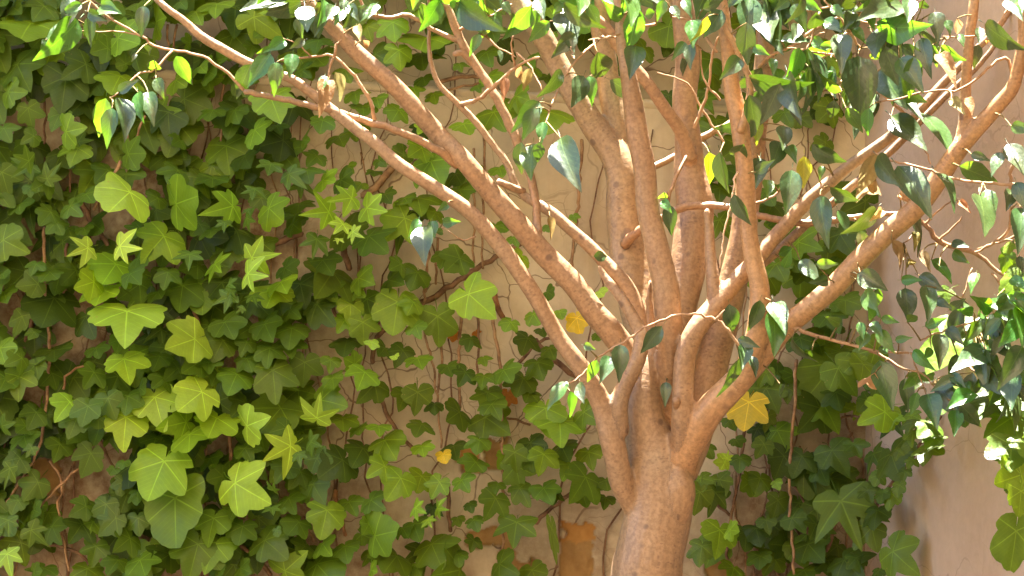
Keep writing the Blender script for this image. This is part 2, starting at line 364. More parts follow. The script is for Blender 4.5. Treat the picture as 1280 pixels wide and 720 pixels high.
def ficus_leaf(seed, mat, dead=False):
    r = random.Random(seed); n = 9; L = []
    for i in range(1, n):
        t = i / n
        wdt = .240 * (math.sin(math.pi * min(t * 1.12, 1) ** .82) ** .85) if t < .86 else .240 * .28 * ((1 - t) / .14) ** 1.2 + .004
        L.append((max(wdt, .006) * r.uniform(.97, 1.03), t))
    fold = r.uniform(.15, .55); arc = r.uniform(.15, .55); tw = r.uniform(-.5, .5); wv = r.uniform(.01, .03)
    if dead: fold, arc, tw, wv = r.uniform(.5, .95), r.uniform(.3, .8), r.uniform(-1.2, 1.2), .06
    zf = lambda x, y: fold * abs(x) - arc * y * y + tw * x * y + wv * math.sin(9 * y + (2 if x > 0 else 0)) * min(abs(x) * 6, 1)
    v = [(0, -.10, .03), (0, 0, 0)]; mid = []; f = []
    # rows: left edge, left mid, rib, right mid, right edge
    rows = []
    for wdt, t in L:
        k = len(v); v += [(x, t, zf(x, t)) for x in (-wdt, -wdt * .5, 0, wdt * .5, wdt)]; rows.append(k)
    k0 = rows[0]
    f += [(1, k0 + i + 1, k0 + i) for i in range(4)]
    for a, b in zip(rows, rows[1:]): f += [(a + i, a + i + 1, b + i + 1, b + i) for i in range(4)]
    tip = len(v); v.append((0, 1, zf(0, 1))); a = rows[-1]; f += [(a + i, a + i + 1, tip) for i in range(4)]
    k = len(v); v += [(.010, -.16, .04), (-.010, -.16, .04), (0, -.16, .06)]
    f += [(1, k, k + 1), (1, k + 2, k), (1, k + 1, k + 2)]
    v.pop(0); f = [tuple(i - 1 for i in q) for q in f]
    me = mesh('ficus_leaf', v, f, mat); uv = me.uv_layers.new(name='leaf_uv')
    for lp in me.loops: uv.data[lp.index].uv = (v[lp.vertex_index][0] * 1.6, v[lp.vertex_index][1])
    return me
FIC = [ficus_leaf(i, MAT_FIC) for i in range(9)]
FIC_LIT = [ficus_leaf(20 + i, MAT_FIC_LIT) for i in range(9)]
DEAD = [ficus_leaf(50 + i, MAT_DEAD, True) for i in range(4)]
def ivy_dead_mesh():
    me = IVY['a'][1].copy(); me.materials.clear(); me.materials.append(MAT_DEAD); return me
IVY_DEAD = ivy_dead_mesh()

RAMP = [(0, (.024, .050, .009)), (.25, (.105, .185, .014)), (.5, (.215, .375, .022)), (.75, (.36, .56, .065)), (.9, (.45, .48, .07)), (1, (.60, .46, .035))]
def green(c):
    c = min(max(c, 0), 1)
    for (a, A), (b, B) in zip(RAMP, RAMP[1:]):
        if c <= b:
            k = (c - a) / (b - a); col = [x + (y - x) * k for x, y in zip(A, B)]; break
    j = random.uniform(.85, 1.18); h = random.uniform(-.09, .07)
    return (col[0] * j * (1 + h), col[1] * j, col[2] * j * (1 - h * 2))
def leaf_matrix(base, u, nrm, sx, sy):
    u = u.normalized(); nrm = (nrm - u * nrm.dot(u)).normalized(); s = u.cross(nrm).normalized()
    m = Matrix(((s.x * sx, u.x * sy, nrm.x * sx, base.x), (s.y * sx, u.y * sy, nrm.y * sx, base.y), (s.z * sx, u.z * sy, nrm.z * sx, base.z), (0, 0, 0, 1)))
    return m
def joined(name, items, mat):                # many leaves in one mesh
    V, Fc, U = [], [], []; k = 0; cache = {}
    for me, m in items:
        if me.name not in cache:
            a = np.empty(len(me.vertices) * 3); me.vertices.foreach_get('co', a)
            u = np.empty(len(me.loops) * 2); me.uv_layers[0].data.foreach_get('uv', u)
            cache[me.name] = (a.reshape(-1, 3), [tuple(p.vertices) for p in me.polygons], u)
        a, fs, u = cache[me.name]; mm = np.array(m)
        V.append(a @ mm[:3, :3].T + mm[:3, 3]); Fc += [tuple(i + k for i in q) for q in fs]; U.append(u); k += len(a)
    out = mesh(name, np.concatenate(V).tolist(), Fc, mat); uv = out.uv_layers.new(name='leaf_uv')
    uv.data.foreach_set('uv', np.concatenate(U)); return out

# ------------------------------------------------------------------ tubes
def catmull(pts, step):
    pts = [np.array(p, float) for p in pts]
    P0 = [2 * pts[0] - pts[1]] + pts + [2 * pts[-1] - pts[-2]]; out = []
    for i in range(1, len(P0) - 2):
        a, b, c, d = P0[i - 1:i + 3]; n = max(2, int(np.linalg.norm((c - b)[:3]) / step))
        for k in range(n):
            t = k / n
            out.append(.5 * (2 * b + (c - a) * t + (2 * a - 5 * b + 4 * c - d) * t * t + (3 * b - a - 3 * c + d) * t ** 3))
    out.append(pts[-1]); return np.array(out)
def frames(path):
    T = np.gradient(path, axis=0); T /= np.linalg.norm(T, axis=1)[:, None] + 1e-12
    n = np.cross(T[0], (0, 1, 0)); n = n / np.linalg.norm(n) if np.linalg.norm(n) > 1e-3 else np.array((1., 0, 0)); Ns = []
    for t in T:
        n = n - t * n.dot(t); n /= np.linalg.norm(n); Ns.append(n)
    Ns = np.array(Ns); return T, Ns, np.cross(T, Ns)
def tube(path, rad, seg, lumps=0.0, seed=0, caps=True):
    T, A, B = frames(path); v = []; f = []; r = random.Random(seed); ph = [r.uniform(0, 6) for _ in range(4)]
    n = len(path)
    for i in range(n):
        for j in range(seg):
            a = 2 * math.pi * j / seg
            k = 1 + lumps * (math.sin(i * .31 + ph[0] + 2 * a) * .5 + math.sin(i * .13 + ph[1] - a) * .6 + math.sin(i * .57 + ph[2] + 3 * a) * .25)
            v.append(path[i] + rad[i] * k * (math.cos(a) * A[i] + math.sin(a) * B[i]))
    for i in range(n - 1):
        for j in range(seg):
            q = i * seg; f.append((q + j, q + (j + 1) % seg, q + seg + (j + 1) % seg, q + seg + j))
    if caps:
        c0 = len(v); v.append(path[0] - T[0] * rad[0] * .6); v.append(path[-1] + T[-1] * rad[-1] * .6)
        f += [(c0, (j + 1) % seg, j) for j in range(seg)]
        q = (n - 1) * seg; f += [(c0 + 1, q + j, q + (j + 1) % seg) for j in range(seg)]
    return v, f
def px_path(pts, s0, s1, step=.008):         # [(px,py,diameter px[,s])] -> 3-D path and radii
    n = len(pts); L = []
    for i, q in enumerate(pts):
        s = q[3] if len(q) > 3 else s0 + (s1 - s0) * i / (n - 1)
        p = P(q[0], q[1], s); L.append((p.x, p.y, p.z, q[2] * .5 * M1(s)))
    a = catmull(L, step); return a[:, :3], np.maximum(a[:, 3], .0006)

# ------------------------------------------------------------------ ivy
exec_tiles = []   # (x0, y0, rows "bx,by,tx,ty,W,kind,colour") in quarter photo pixels, colour o = orange, t = tan, y = yellow dead
def T(x0, y0, txt): exec_tiles.append((x0, y0, txt))
T(0, 0, """155,115,150,185,320,h,.45;85,320,145,430,210,a,.2;330,385,325,555,240,a,.12;430,320,340,385,200,a,.2;40,460,130,465,150,a,.3;140,540,160,645,130,a,.35
330,660,425,645,170,a,.4;170,680,120,715,100,a,.4;590,190,700,225,210,a,.42;540,240,470,265,130,a,.45;600,380,590,445,220,a,.4;630,320,590,280,90,a,.45;840,560,850,700,190,a,.1
880,400,930,435,150,a,.3;780,110,825,105,200,a,.3;1000,330,1020,350,150,a,.35;900,700,880,720,100,a,.15;690,20,700,60,150,a,.25;480,420,520,470,150,a,.08;430,500,380,560,190,a,.1
300,570,265,650,120,a,.3;950,215,930,205,90,a,.3;20,640,60,700,120,a,.4;60,30,100,60,160,a,.2;220,30,200,90,170,a,.25;10,10,40,30,120,a,.3;980,60,1010,110,150,a,.3;900,10,930,40,120,a,.35;560,10,540,60,150,a,.3""")
T(0, 180, """145,85,75,55,130,s,.75;150,110,75,160,150,s,.6;10,140,45,270,150,a,.3;390,20,370,90,160,a,.35;235,175,300,90,120,s,.35;240,190,190,225,130,a,.35;150,215,155,265,80,a,.45
255,340,225,395,130,a,.4;350,310,410,350,130,a,.35;430,250,475,290,130,a,.35;15,480,140,540,190,a,.3;180,600,165,640,90,a,.4;650,240,600,315,270,h,.72;540,130,500,180,150,a,.15
630,150,640,230,180,a,.12;640,50,735,50,160,a,.3;890,130,870,185,150,a,.15;1000,170,960,240,160,a,.2;880,300,990,270,260,h,.4;820,460,745,560,220,a,.5;700,420,650,470,120,a,.15
440,520,350,560,160,s,.75;600,510,710,520,190,s,.75;580,600,540,690,230,a,.5;690,570,735,600,140,a,.5;650,650,700,685,130,a,.6;470,690,400,715,160,a,.5;950,550,955,615,150,s,.6
840,640,830,710,130,a,.4;420,420,440,450,100,a,.25;460,390,510,420,190,a,.1;340,420,300,470,110,a,.35;280,390,245,440,120,a,.4;190,700,90,715,130,a,.45;380,630,340,690,160,a,.1
1000,400,965,455,110,a,.35;100,300,110,340,140,a,.2;15,650,30,670,80,a,.35;250,640,220,690,130,a,.3;790,270,740,300,120,a,.15""")
T(0, 360, """635,115,660,235,350,a,.65;515,10,500,85,190,a,.45;975,255,850,300,230,a,.65;270,50,240,185,270,a,.12;430,140,470,235,170,a,.12;270,310,300,360,200,a,.1;110,140,70,245,90,a,.3
170,220,150,260,70,a,.35;0,300,40,370,160,a,.42;110,350,60,380,130,a,.45;90,440,100,550,170,a,.3;180,380,200,455,110,a,.4;620,355,660,440,190,a,.6;600,260,595,315,110,a,.45
470,420,440,490,140,a,.2;350,570,300,640,180,a,.5;440,590,420,690,150,a,.62;540,550,580,645,140,a,.6;490,650,430,685,110,a,.5;385,650,350,750,140,a,.5;640,540,635,620,150,a,.45
630,645,628,795,220,a,.57;775,545,825,690,230,a,.64;1010,520,905,605,220,a,.65;930,670,840,690,200,a,.45;890,400,850,440,140,a,.15;1000,370,945,400,150,a,.4;800,340,780,390,130,a,.25
730,350,740,390,100,a,.2;820,450,790,480,130,a,.25;940,490,900,540,150,a,.12;180,620,160,690,130,a,.3;130,690,100,720,120,a,.35;10,690,70,675,130,s,.75;790,20,820,50,130,a,.25;700,500,740,520,120,a,.4
30,450,10,520,150,a,.4;20,20,50,60,140,a,.2;480,300,500,340,120,a,.15""")
T(0, 540, """300,60,290,130,140,a,.15;455,105,405,220,150,a,.2;100,130,60,215,130,a,.15;190,250,130,335,140,a,.12;160,80,130,130,80,s,.5;50,180,15,295,100,s,.45;820,145,750,330,290,a,.5
875,330,890,565,320,h,.33;950,10,955,80,200,a,.5;620,250,600,320,100,a,.2;570,185,555,210,60,h,.8;620,150,610,180,70,h,.6;530,360,505,465,140,a,.25;580,430,500,505,140,a,.15
410,460,375,530,170,a,.1;430,370,370,405,120,a,.12;260,470,300,545,140,a,.15;155,490,245,570,150,s,.5;40,440,55,515,120,s,.6;35,610,60,715,160,s,.65;480,570,470,665,140,a,.2
220,680,200,720,150,a,.2;90,340,60,400,100,a,.3;170,390,210,400,110,a,.12;690,430,700,510,110,a,.2;650,530,600,575,140,a,.2;590,640,560,680,140,a,.2;700,640,740,700,180,a,.35
990,560,960,715,240,a,.25;850,610,800,640,170,a,.12;970,300,990,325,120,a,.12;780,30,760,90,150,a,.12;900,80,870,130,200,a,.1;170,700,215,690,90,a,.6;690,300,690,345,100,a,.25;120,20,150,60,150,a,.15""")
T(256, 0, """60,20,60,75,180,a,.35;250,5,270,30,140,a,.3;245,85,385,175,170,a,.42;300,150,280,170,160,a,.25;570,200,560,245,150,a,.4;330,490,385,600,220,a,.45;480,350,520,380,110,a,.4
560,290,600,330,180,a,.3;700,350,730,400,130,a,.3;590,600,580,665,130,a,.3;670,680,690,715,150,a,.2;750,460,760,500,130,a,.25;860,490,870,530,110,a,.35;790,530,800,575,140,a,.3
970,550,940,610,130,a,.3;850,270,920,310,150,a,.2;810,130,830,200,100,a,.35;970,250,985,345,130,a,.45;940,110,955,195,150,a,.45;40,550,30,590,130,a,.2;150,550,170,605,130,a,.22
250,650,300,700,170,a,.38;360,630,380,660,90,a,.15;490,700,510,700,100,a,.45;60,300,100,300,130,a,.35;240,230,230,280,100,a,.25;20,360,60,380,140,a,.35""")
T(256, 180, """330,100,325,160,150,s,.7;420,150,500,210,150,s,.65;510,130,530,180,140,a,.55;590,180,645,185,130,a,.5;560,60,520,100,120,a,.2;680,180,740,210,140,a,.2;250,225,245,280,130,s,.8
140,310,20,350,220,s,.5;320,320,395,390,190,a,.45;210,370,260,390,130,s,.6;100,390,105,430,100,s,.75;215,330,230,350,60,s,.8;40,170,50,220,160,a,.25;30,430,40,470,120,a,.35
50,600,95,640,190,s,.5;235,570,380,548,200,s,.5;215,650,310,655,200,s,.72;120,700,150,715,90,s,.7;400,620,460,650,130,a,.3;380,690,400,715,160,a,.4;470,300,470,330,160,a,.2
440,400,480,430,140,a,.15;620,340,490,355,200,s,.45;735,270,620,285,170,s,.5;810,320,920,340,190,s,.55;690,400,650,445,130,s,.7;740,440,790,465,100,s,.7;670,475,665,495,60,s,.8
560,475,545,575,150,s,.5;590,580,640,640,170,a,.15;640,640,600,720,270,a,.22;770,670,830,690,150,a,.3;920,680,980,690,160,a,.18;820,460,905,520,200,a,.22;1000,370,895,480,190,a,.45
900,250,930,290,110,a,.2;850,140,850,165,80,a,.25;870,80,900,110,90,a,.25;780,200,760,230,90,a,.3;980,600,940,620,110,a,.25;1000,270,1020,300,110,a,.3;200,60,230,110,180,a,.12;720,110,740,140,80,a,.3""")
T(256, 360, """350,10,320,75,210,h,.4;130,40,30,80,120,s,.75;240,40,265,75,100,s,.75;190,100,160,120,50,s,.85;130,10,120,40,70,s,.75;100,170,150,240,170,a,.25;90,260,60,345,160,a,.2
230,200,180,230,150,a,.2;300,180,340,250,180,a,.25;210,270,190,330,110,a,.25;325,300,320,375,150,a,.3;430,110,470,135,130,a,.22;435,200,430,270,170,a,.27;560,80,635,165,200,a,.12
500,370,490,490,150,a,.25;340,410,365,555,210,a,.3;160,430,140,495,180,a,.3;210,350,240,400,120,a,.25;730,80,730,180,130,a,.4;700,160,670,215,110,a,.35;790,170,800,285,140,a,.35
710,260,700,300,170,a,.1;630,360,630,415,100,a,.25;640,450,650,505,120,a,.3;750,380,700,350,110,a,.35;800,420,780,480,160,a,.45;850,480,780,565,170,a,.2;965,70,945,235,230,a,.35
900,300,880,330,120,a,.15;990,310,960,380,120,a,.15;1000,530,985,590,130,a,.2;835,270,840,300,70,h,.7;950,340,960,355,50,h,.75;380,600,290,715,250,a,.25;580,560,690,570,190,a,.3
560,650,580,530,200,s,.7;690,650,700,700,150,a,.3;770,700,780,730,100,a,.2;870,690,880,720,120,a,.35;60,650,40,720,230,a,.5;210,690,310,645,200,a,.62;410,700,340,710,120,a,.6
200,570,160,620,160,a,.12;20,370,30,410,120,a,.5;420,270,440,320,140,a,.15;60,430,50,470,120,a,.15;620,10,650,50,150,a,.22;760,10,790,30,120,a,.3""")
T(256, 540, """430,70,295,145,230,s,.62;530,50,590,70,130,s,.65;470,110,480,160,90,s,.7;200,80,240,135,120,a,.2;150,255,310,345,260,a,.62;90,220,20,235,130,a,.25;340,290,345,250,90,s,.88
335,380,350,410,100,s,.88;390,385,400,400,40,s,.9;360,490,370,520,50,h,.85;420,330,450,380,140,a,.18;540,260,590,340,150,a,.22;610,390,595,505,190,a,.3;470,450,420,505,150,a,.15
720,350,760,400,130,a,.22;45,430,15,545,190,a,.32;50,560,10,680,200,a,.35;190,470,175,555,150,a,.25;300,540,400,600,200,a,.2;150,380,140,420,110,a,.25;500,570,470,600,130,a,.3
590,560,620,590,150,a,.35;700,570,710,620,140,a,.25;400,695,500,600,200,a,.37;560,660,650,730,250,h,.22;850,520,960,480,230,h,.35;820,460,800,500,100,a,.3;900,40,945,105,190,a,.3
900,170,825,205,150,a,.4;980,230,925,320,170,a,.45;830,340,890,370,140,a,.2;990,480,1010,510,100,a,.25;830,600,870,640,140,a,.2;960,620,920,660,200,a,.2;830,690,855,690,100,a,.4
70,670,100,700,130,a,.25;180,680,230,690,120,a,.2;560,130,610,220,140,a,.15;690,140,600,200,200,a,.12;790,80,760,140,170,a,.15;410,170,360,235,140,a,.3;480,200,440,265,130,a,.2;30,130,60,170,130,a,.12""")
T(512, 0, """80,190,60,250,260,h,.4;40,40,60,90,160,a,.4;60,270,70,320,200,a,.1;70,390,80,430,110,a,.2;385,260,400,320,150,a,.25;590,300,610,330,130,a,.3;630,340,600,360,100,a,.3
400,380,430,420,110,a,.4;340,430,350,455,80,a,.35;120,470,130,510,100,a,.3;420,560,470,650,200,a,.3;270,620,300,670,150,a,.4;70,640,50,660,90,a,.55;700,560,690,620,250,a,.45
530,480,580,500,140,a,.4;250,320,260,350,80,a,.3;330,100,350,150,150,a,.25;410,150,430,200,140,a,.2;700,40,720,90,160,a,.35;680,180,690,220,120,a,.3;870,110,900,160,140,a,.35;690,380,700,420,110,a,.2;20,440,40,480,110,a,.3""")
T(512, 180, """105,85,145,190,230,a,.4;60,20,10,60,150,a,.35;40,270,60,320,200,a,.3;250,230,280,290,150,a,.2;130,340,110,380,110,a,.35;250,570,180,640,160,a,.2;430,410,440,470,130,a,.25
520,470,540,510,80,a,.35;560,560,530,590,110,a,.45;40,640,20,715,150,a,.25;820,360,830,390,50,a,.35;40,340,50,380,120,a,.15;230,150,260,200,140,a,.12;180,550,160,600,130,a,.22;450,120,460,160,110,a,.35;690,410,700,440,60,a,.3""")
T(512, 360, """295,30,415,135,230,a,.5;140,140,150,300,170,a,.3;20,70,0,120,120,a,.35;30,190,50,240,110,a,.3;305,250,300,300,110,a,.12;505,170,475,215,100,a,.45;590,250,570,320,130,a,.12
640,370,660,440,140,a,.22;280,420,250,480,120,a,.12;190,390,210,430,110,a,.25;40,350,60,380,130,a,.35;370,350,380,380,70,a,.3;470,410,500,460,150,a,.25;390,520,370,600,150,a,.2
410,580,450,640,140,a,.25;570,450,540,520,150,a,.15;40,520,30,640,150,a,.22;125,580,130,620,90,a,.15;250,620,200,650,160,a,.15;60,680,40,720,130,a,.2;680,600,700,720,200,a,.4
750,660,760,740,250,a,.4;870,620,940,660,160,a,.3;690,20,720,40,90,h,.2;750,120,760,150,70,h,.45;620,130,650,180,110,a,.4;660,210,670,240,80,a,.15;835,150,850,230,110,h,y
225,230,215,270,60,h,o;490,530,480,600,100,h,o;940,230,950,260,70,a,.3;700,300,720,340,110,a,.2;330,220,340,240,50,h,o;600,520,580,570,120,a,.25;370,440,360,480,110,a,.25;950,20,970,40,70,h,.75""")
T(512, 540, """535,450,515,570,240,s,.2;430,330,390,420,150,a,.25;525,100,540,200,130,a,.25;530,170,560,300,150,a,.27;550,280,600,350,140,a,.25;670,280,710,340,150,a,.25;880,225,825,320,200,a,.32
895,100,910,175,130,a,.25;800,160,770,220,140,a,.3;670,110,650,190,140,a,.3;610,140,620,200,90,a,.2;330,150,290,195,140,a,.25;350,40,340,90,120,a,.25;220,70,230,110,150,a,.12
110,560,150,640,220,a,.22;250,690,160,690,280,a,.25;450,660,520,690,180,a,.15;320,440,340,480,90,a,.2;240,430,250,460,70,a,.2;150,250,105,325,120,a,.4;260,240,290,285,120,a,.35
60,220,40,290,140,a,.3;140,380,180,380,110,s,.5;90,440,110,465,90,s,.6;30,380,80,400,120,s,.45;60,70,70,110,110,a,.4;710,480,735,660,45,a,.2;20,460,40,510,150,a,.2;240,610,250,650,100,a,.25
980,240,990,280,130,a,.22;870,320,880,350,100,a,.25;980,330,970,370,100,a,.15;730,310,720,350,80,a,.12;440,260,430,290,90,a,.25;320,540,310,590,90,a,.15;760,70,780,110,150,a,.12;300,360,310,390,70,a,.15;30,660,50,700,110,a,.2;170,110,180,150,80,h,y""")
T(850, 0, """160,300,120,380,200,a,.25;60,620,70,690,140,a,.25;180,600,190,680,150,a,.2;330,200,360,250,140,a,.3;520,560,540,620,130,a,.25;120,500,140,540,120,a,.25;420,80,440,130,130,a,.3;20,420,30,470,100,a,.2""")
T(850, 180, """590,490,670,515,170,a,.4;800,450,840,540,180,a,.12;480,600,510,660,150,a,.3;430,230,450,290,150,a,.22;220,120,230,190,150,a,.15;200,220,190,280,140,a,.12;560,580,580,640,160,a,.2;460,300,430,360,130,a,.15;630,640,660,700,150,a,.2;750,600,770,660,120,a,.3;480,380,500,420,100,a,.15""")
T(850, 360, """770,375,605,615,280,a,.25;790,400,870,520,190,a,.27;345,570,310,710,200,a,y;430,500,480,610,170,a,.15;430,420,390,500,100,a,.2;700,600,600,700,230,a,.12;870,370,900,460,150,a,.3
750,130,770,200,180,a,.2;940,560,900,610,100,a,.15;1030,600,945,655,170,a,.42;250,660,270,700,100,a,.2;440,640,430,720,80,a,.2;820,60,840,120,150,a,.25;600,250,610,330,150,a,.15;690,260,700,330,150,a,.15;780,520,790,590,140,a,.12;540,500,530,560,100,a,.12;650,60,670,130,140,a,.2;720,280,715,250,130,a,.27""")
T(850, 540, """805,345,885,575,370,s,.15;200,490,185,610,190,a,.42;250,490,290,490,100,a,.42;110,570,90,655,130,a,.2;225,150,165,150,80,a,.6;235,130,240,90,60,s,.6;300,130,290,180,110,a,.15
400,230,375,300,130,a,.22;350,250,300,280,120,a,.2;480,250,490,280,60,a,.4;100,300,75,415,140,a,.22;100,230,110,290,120,a,.25;330,500,320,570,170,a,.1;270,680,250,720,140,a,.2
520,120,470,230,170,a,.12;610,120,560,210,150,a,.15;620,200,740,290,210,a,.12;760,90,820,185,190,a,.15;560,430,620,490,130,a,.15;490,340,470,450,110,a,.15;640,560,690,620,200,a,.14
620,690,640,730,160,a,.15;820,640,880,700,230,a,.1;470,630,420,690,150,a,.2;680,460,650,520,130,a,.15;730,480,740,530,80,a,.2;950,400,960,450,180,a,.1;420,60,380,130,100,a,.2
130,70,95,120,110,a,.2;280,40,300,70,80,a,.15;760,230,770,290,150,a,.12;700,180,720,240,140,a,.1;380,480,390,540,150,a,.08;430,440,440,500,100,a,.2;400,620,390,680,120,a,.12;740,640,750,690,150,a,.1;870,60,890,110,120,a,.15""")
T(1024, 540, """455,60,445,105,75,a,.2;545,80,560,130,150,a,.15;470,140,460,170,70,a,.2;400,95,395,135,75,a,.2;365,155,350,195,75,a,.2;430,195,430,245,80,a,.2;300,215,290,270,90,a,.2;400,265,405,320,85,a,.22
365,310,360,380,105,a,.22;290,390,310,460,150,a,.12;320,300,330,350,100,a,.15;580,30,570,70,120,a,.2;300,690,310,730,90,a,.12;240,290,250,340,110,a,.15;470,0,480,60,110,a,.3""")
T(1024, 360, """330,620,245,655,190,a,.45;360,640,380,690,120,a,.4;870,540,850,640,260,a,.12;930,480,890,550,150,a,.6;960,650,900,700,220,a,.15;220,380,200,450,160,a,.3;100,320,90,390,150,a,.25;800,520,780,580,170,a,.1;740,600,760,660,150,a,.12;480,670,470,710,120,a,.12;560,690,540,720,130,a,.15;60,180,50,240,140,a,.15;130,60,120,120,150,a,.2;990,560,980,620,150,a,.15;500,430,520,480,150,a,.15;650,540,640,600,140,a,.12;30,120,40,180,130,a,.15;640,150,650,210,150,a,.15;760,170,750,230,150,a,.15""")
T(1024, 180, """940,560,900,640,110,a,.25;1000,620,990,690,110,a,.2;960,500,970,550,90,a,.22;100,440,140,540,150,a,.12;60,600,90,640,110,a,.15""")
RIGHT = []      # ivy hanging in from the right, nearer than the side wall's far end
T(1024, 541, """960,60,930,180,230,a,.2;1010,210,890,235,230,a,.4;1010,290,1000,420,150,a,.35;960,280,975,310,70,a,.2;985,490,960,710,200,h,.22;940,120,920,170,120,a,.15;1020,40,1020,100,150,a,.2""")

IVY_THINGS = {
 'left': empty('ivy_plant', P(150, 360, 0) * 1.0, 'dense leafy green ivy curtain with many bright young leaves covering the plaster wall', 'ivy'),
 'mid': empty('ivy_plant', P(560, 360, 0) * 1.0, 'thinner ivy with bare plaster gaps on the wall behind the slanting tree limbs', 'ivy'),
 'corner': empty('ivy_plant', P(980, 360, 0) * 1.0, 'dark green ivy with one big yellow leaf filling the corner of the two walls', 'ivy'),
 'side': empty('ivy_plant', wall_point(1180, 500, 0)[0], 'ivy creeping diagonally up the smooth side wall with a row of small leaves', 'ivy'),
 'hang': empty('ivy_plant', wall_point(1275, 600, .0)[0], 'ivy shoot with large rounded leaves hanging down against the smooth side wall', 'ivy')}
for o in IVY_THINGS.values(): o.location.z = 0
leaves = {k: [] for k in IVY_THINGS}        # (size px, mesh, matrix, colour)
def add_ivy(bx, by, tx, ty, W, kind, col, off, key, mesh_=None):
    W *= 1.04; base, s = wall_point(bx, by, off); k = M1(s)
    d = Vector((tx - bx, 0, -(ty - by))); vis = d.length; phys = max(W / 1.3, vis * .82)
    if d.length < 1e-3: d = Vector((0, 0, -1)); vis = 1
    c = min(vis / phys, 1.0); th = math.acos(c); th = min(th, R(72))
    dirp = d.normalized(); out = Vector((0, -1, 0))
    if key == 'side': out = (out + WN * .8).normalized(); dirp = (dirp - out * dirp.dot(out)).normalized()
    u = dirp * math.cos(th) + out * math.sin(th)
    nrm = out * math.cos(th) - dirp * math.sin(th)
    nrm = (nrm + Vector((random.uniform(-.35, .35), 0, random.uniform(-.1, .4)))).normalized()
    sx = W / 1.3 * k; sy = max(vis / math.cos(th), phys * .9) * k if th < R(20) else phys * k
    m = leaf_matrix(base, u, nrm, sx, sy)
    me = mesh_ or random.choice(IVY[kind])
    leaves[key].append((W * (1 if 0 <= bx < 1280 and 0 <= by < 720 else .0), me, m, col))
def key_for(px, py):
    if px < 400: return 'left'
    if px < 800: return 'mid'
    return 'corner' if px < 1085 else 'side'
for x0, y0, txt in exec_tiles:
    for row in txt.replace('\n', ';').split(';'):
        q = row.split(',')
        bx, by, tx, ty, W = [float(a) / 4 for a in q[:5]]; bx += x0; tx += x0; by += y0; ty += y0
        c = q[6]; me = None
        if c == 'o': col = (.55, .22, .03); me = IVY_DEAD
        elif c == 'y': col = (.62, .47, .03); me = random.choice(IVY['a' if q[5] == 'a' else 'h'])
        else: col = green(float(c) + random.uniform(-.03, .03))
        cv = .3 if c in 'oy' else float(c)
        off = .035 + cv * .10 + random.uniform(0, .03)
        if q[5] == 's': off += .02
        if c == 'o': off = .014
        key = 'hang' if (x0, y0) == (1024, 541) else key_for(bx, by)
        if key in ('side',): off = .03 + random.uniform(0, .02) + cv * .04
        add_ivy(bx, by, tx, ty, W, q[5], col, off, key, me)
DENS = """8766546753344200
7776423310133100
6666323200132000
6566333100023100
5676433110003211
5677322220004312
5577422330024412
5467443330024401
5566554210024400"""
GAPS = [(85, 595, 45, 40), (140, 265, 45, 40), (8, 400, 22, 45), (425, 460, 52, 90), (445, 590, 40, 55), (715, 680, 55, 60), (330, 100, 30, 30), (55, 140, 22, 40), (80, 690, 45, 25), (440, 215, 60, 45), (400, 175, 45, 60), (455, 330, 60, 25), (640, 440, 30, 60), (110, 430, 40, 20), (560, 470, 30, 50), (690, 300, 60, 120), (690, 640, 70, 45), (530, 490, 30, 40), (360, 320, 40, 25)]
for r_, line in enumerate(DENS.split('\n')):
    for c_, ch in enumerate(line):
        for _ in range(int(int(ch) * (1.35 if c_ < 5 else .28 if c_ < 9 else .9) + random.random() * .8)):
            bx, by = c_ * 80 + random.uniform(0, 80), r_ * 80 + random.uniform(0, 80)
            if any(((bx - gx) / gw) ** 2 + ((by - gy) / gh) ** 2 < 1 for gx, gy, gw, gh in GAPS): continue
            a = R(random.gauss(0, 45)); W = random.uniform(26, 58); L = W / 1.3 * random.uniform(.7, 1)
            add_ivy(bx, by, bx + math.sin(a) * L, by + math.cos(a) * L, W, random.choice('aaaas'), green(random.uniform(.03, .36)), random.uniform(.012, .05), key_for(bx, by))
# the plant goes on outside the picture
for i_ in range(800):
    q = random.random()
    if i_ > 650: bx, by = random.uniform(-110, -4), random.uniform(-100, 800)
    elif q < .45: bx, by = random.uniform(-420, -5), random.uniform(-330, 1250)
    elif q < .8: bx, by = random.uniform(-5, 1060), random.uniform(-330, -5)
    else: bx, by = random.uniform(-5, 1060), random.uniform(755, 1100)
    a = R(random.gauss(0, 40)); W = random.uniform(35, 75); L = W / 1.3 * random.uniform(.7, 1)
    add_ivy(bx, by, bx + math.sin(a) * L, by + math.cos(a) * L, W, random.choice('aaas'), green(random.uniform(.05, .5)), random.uniform(.02, .08), key_for(bx, by))
for key, L in leaves.items():
    L.sort(key=lambda q: -q[0]); par = IVY_THINGS[key]
    for q in L[:300]:
        if q[0] <= 0: continue
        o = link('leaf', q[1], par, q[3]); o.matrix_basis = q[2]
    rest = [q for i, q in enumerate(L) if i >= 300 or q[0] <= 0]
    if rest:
        o = link('foliage', joined('foliage', [(q[1], q[2]) for q in rest if q[1] is not IVY_DEAD], MAT_IVY), par, green(.24)); o['kind'] = 'stuff'

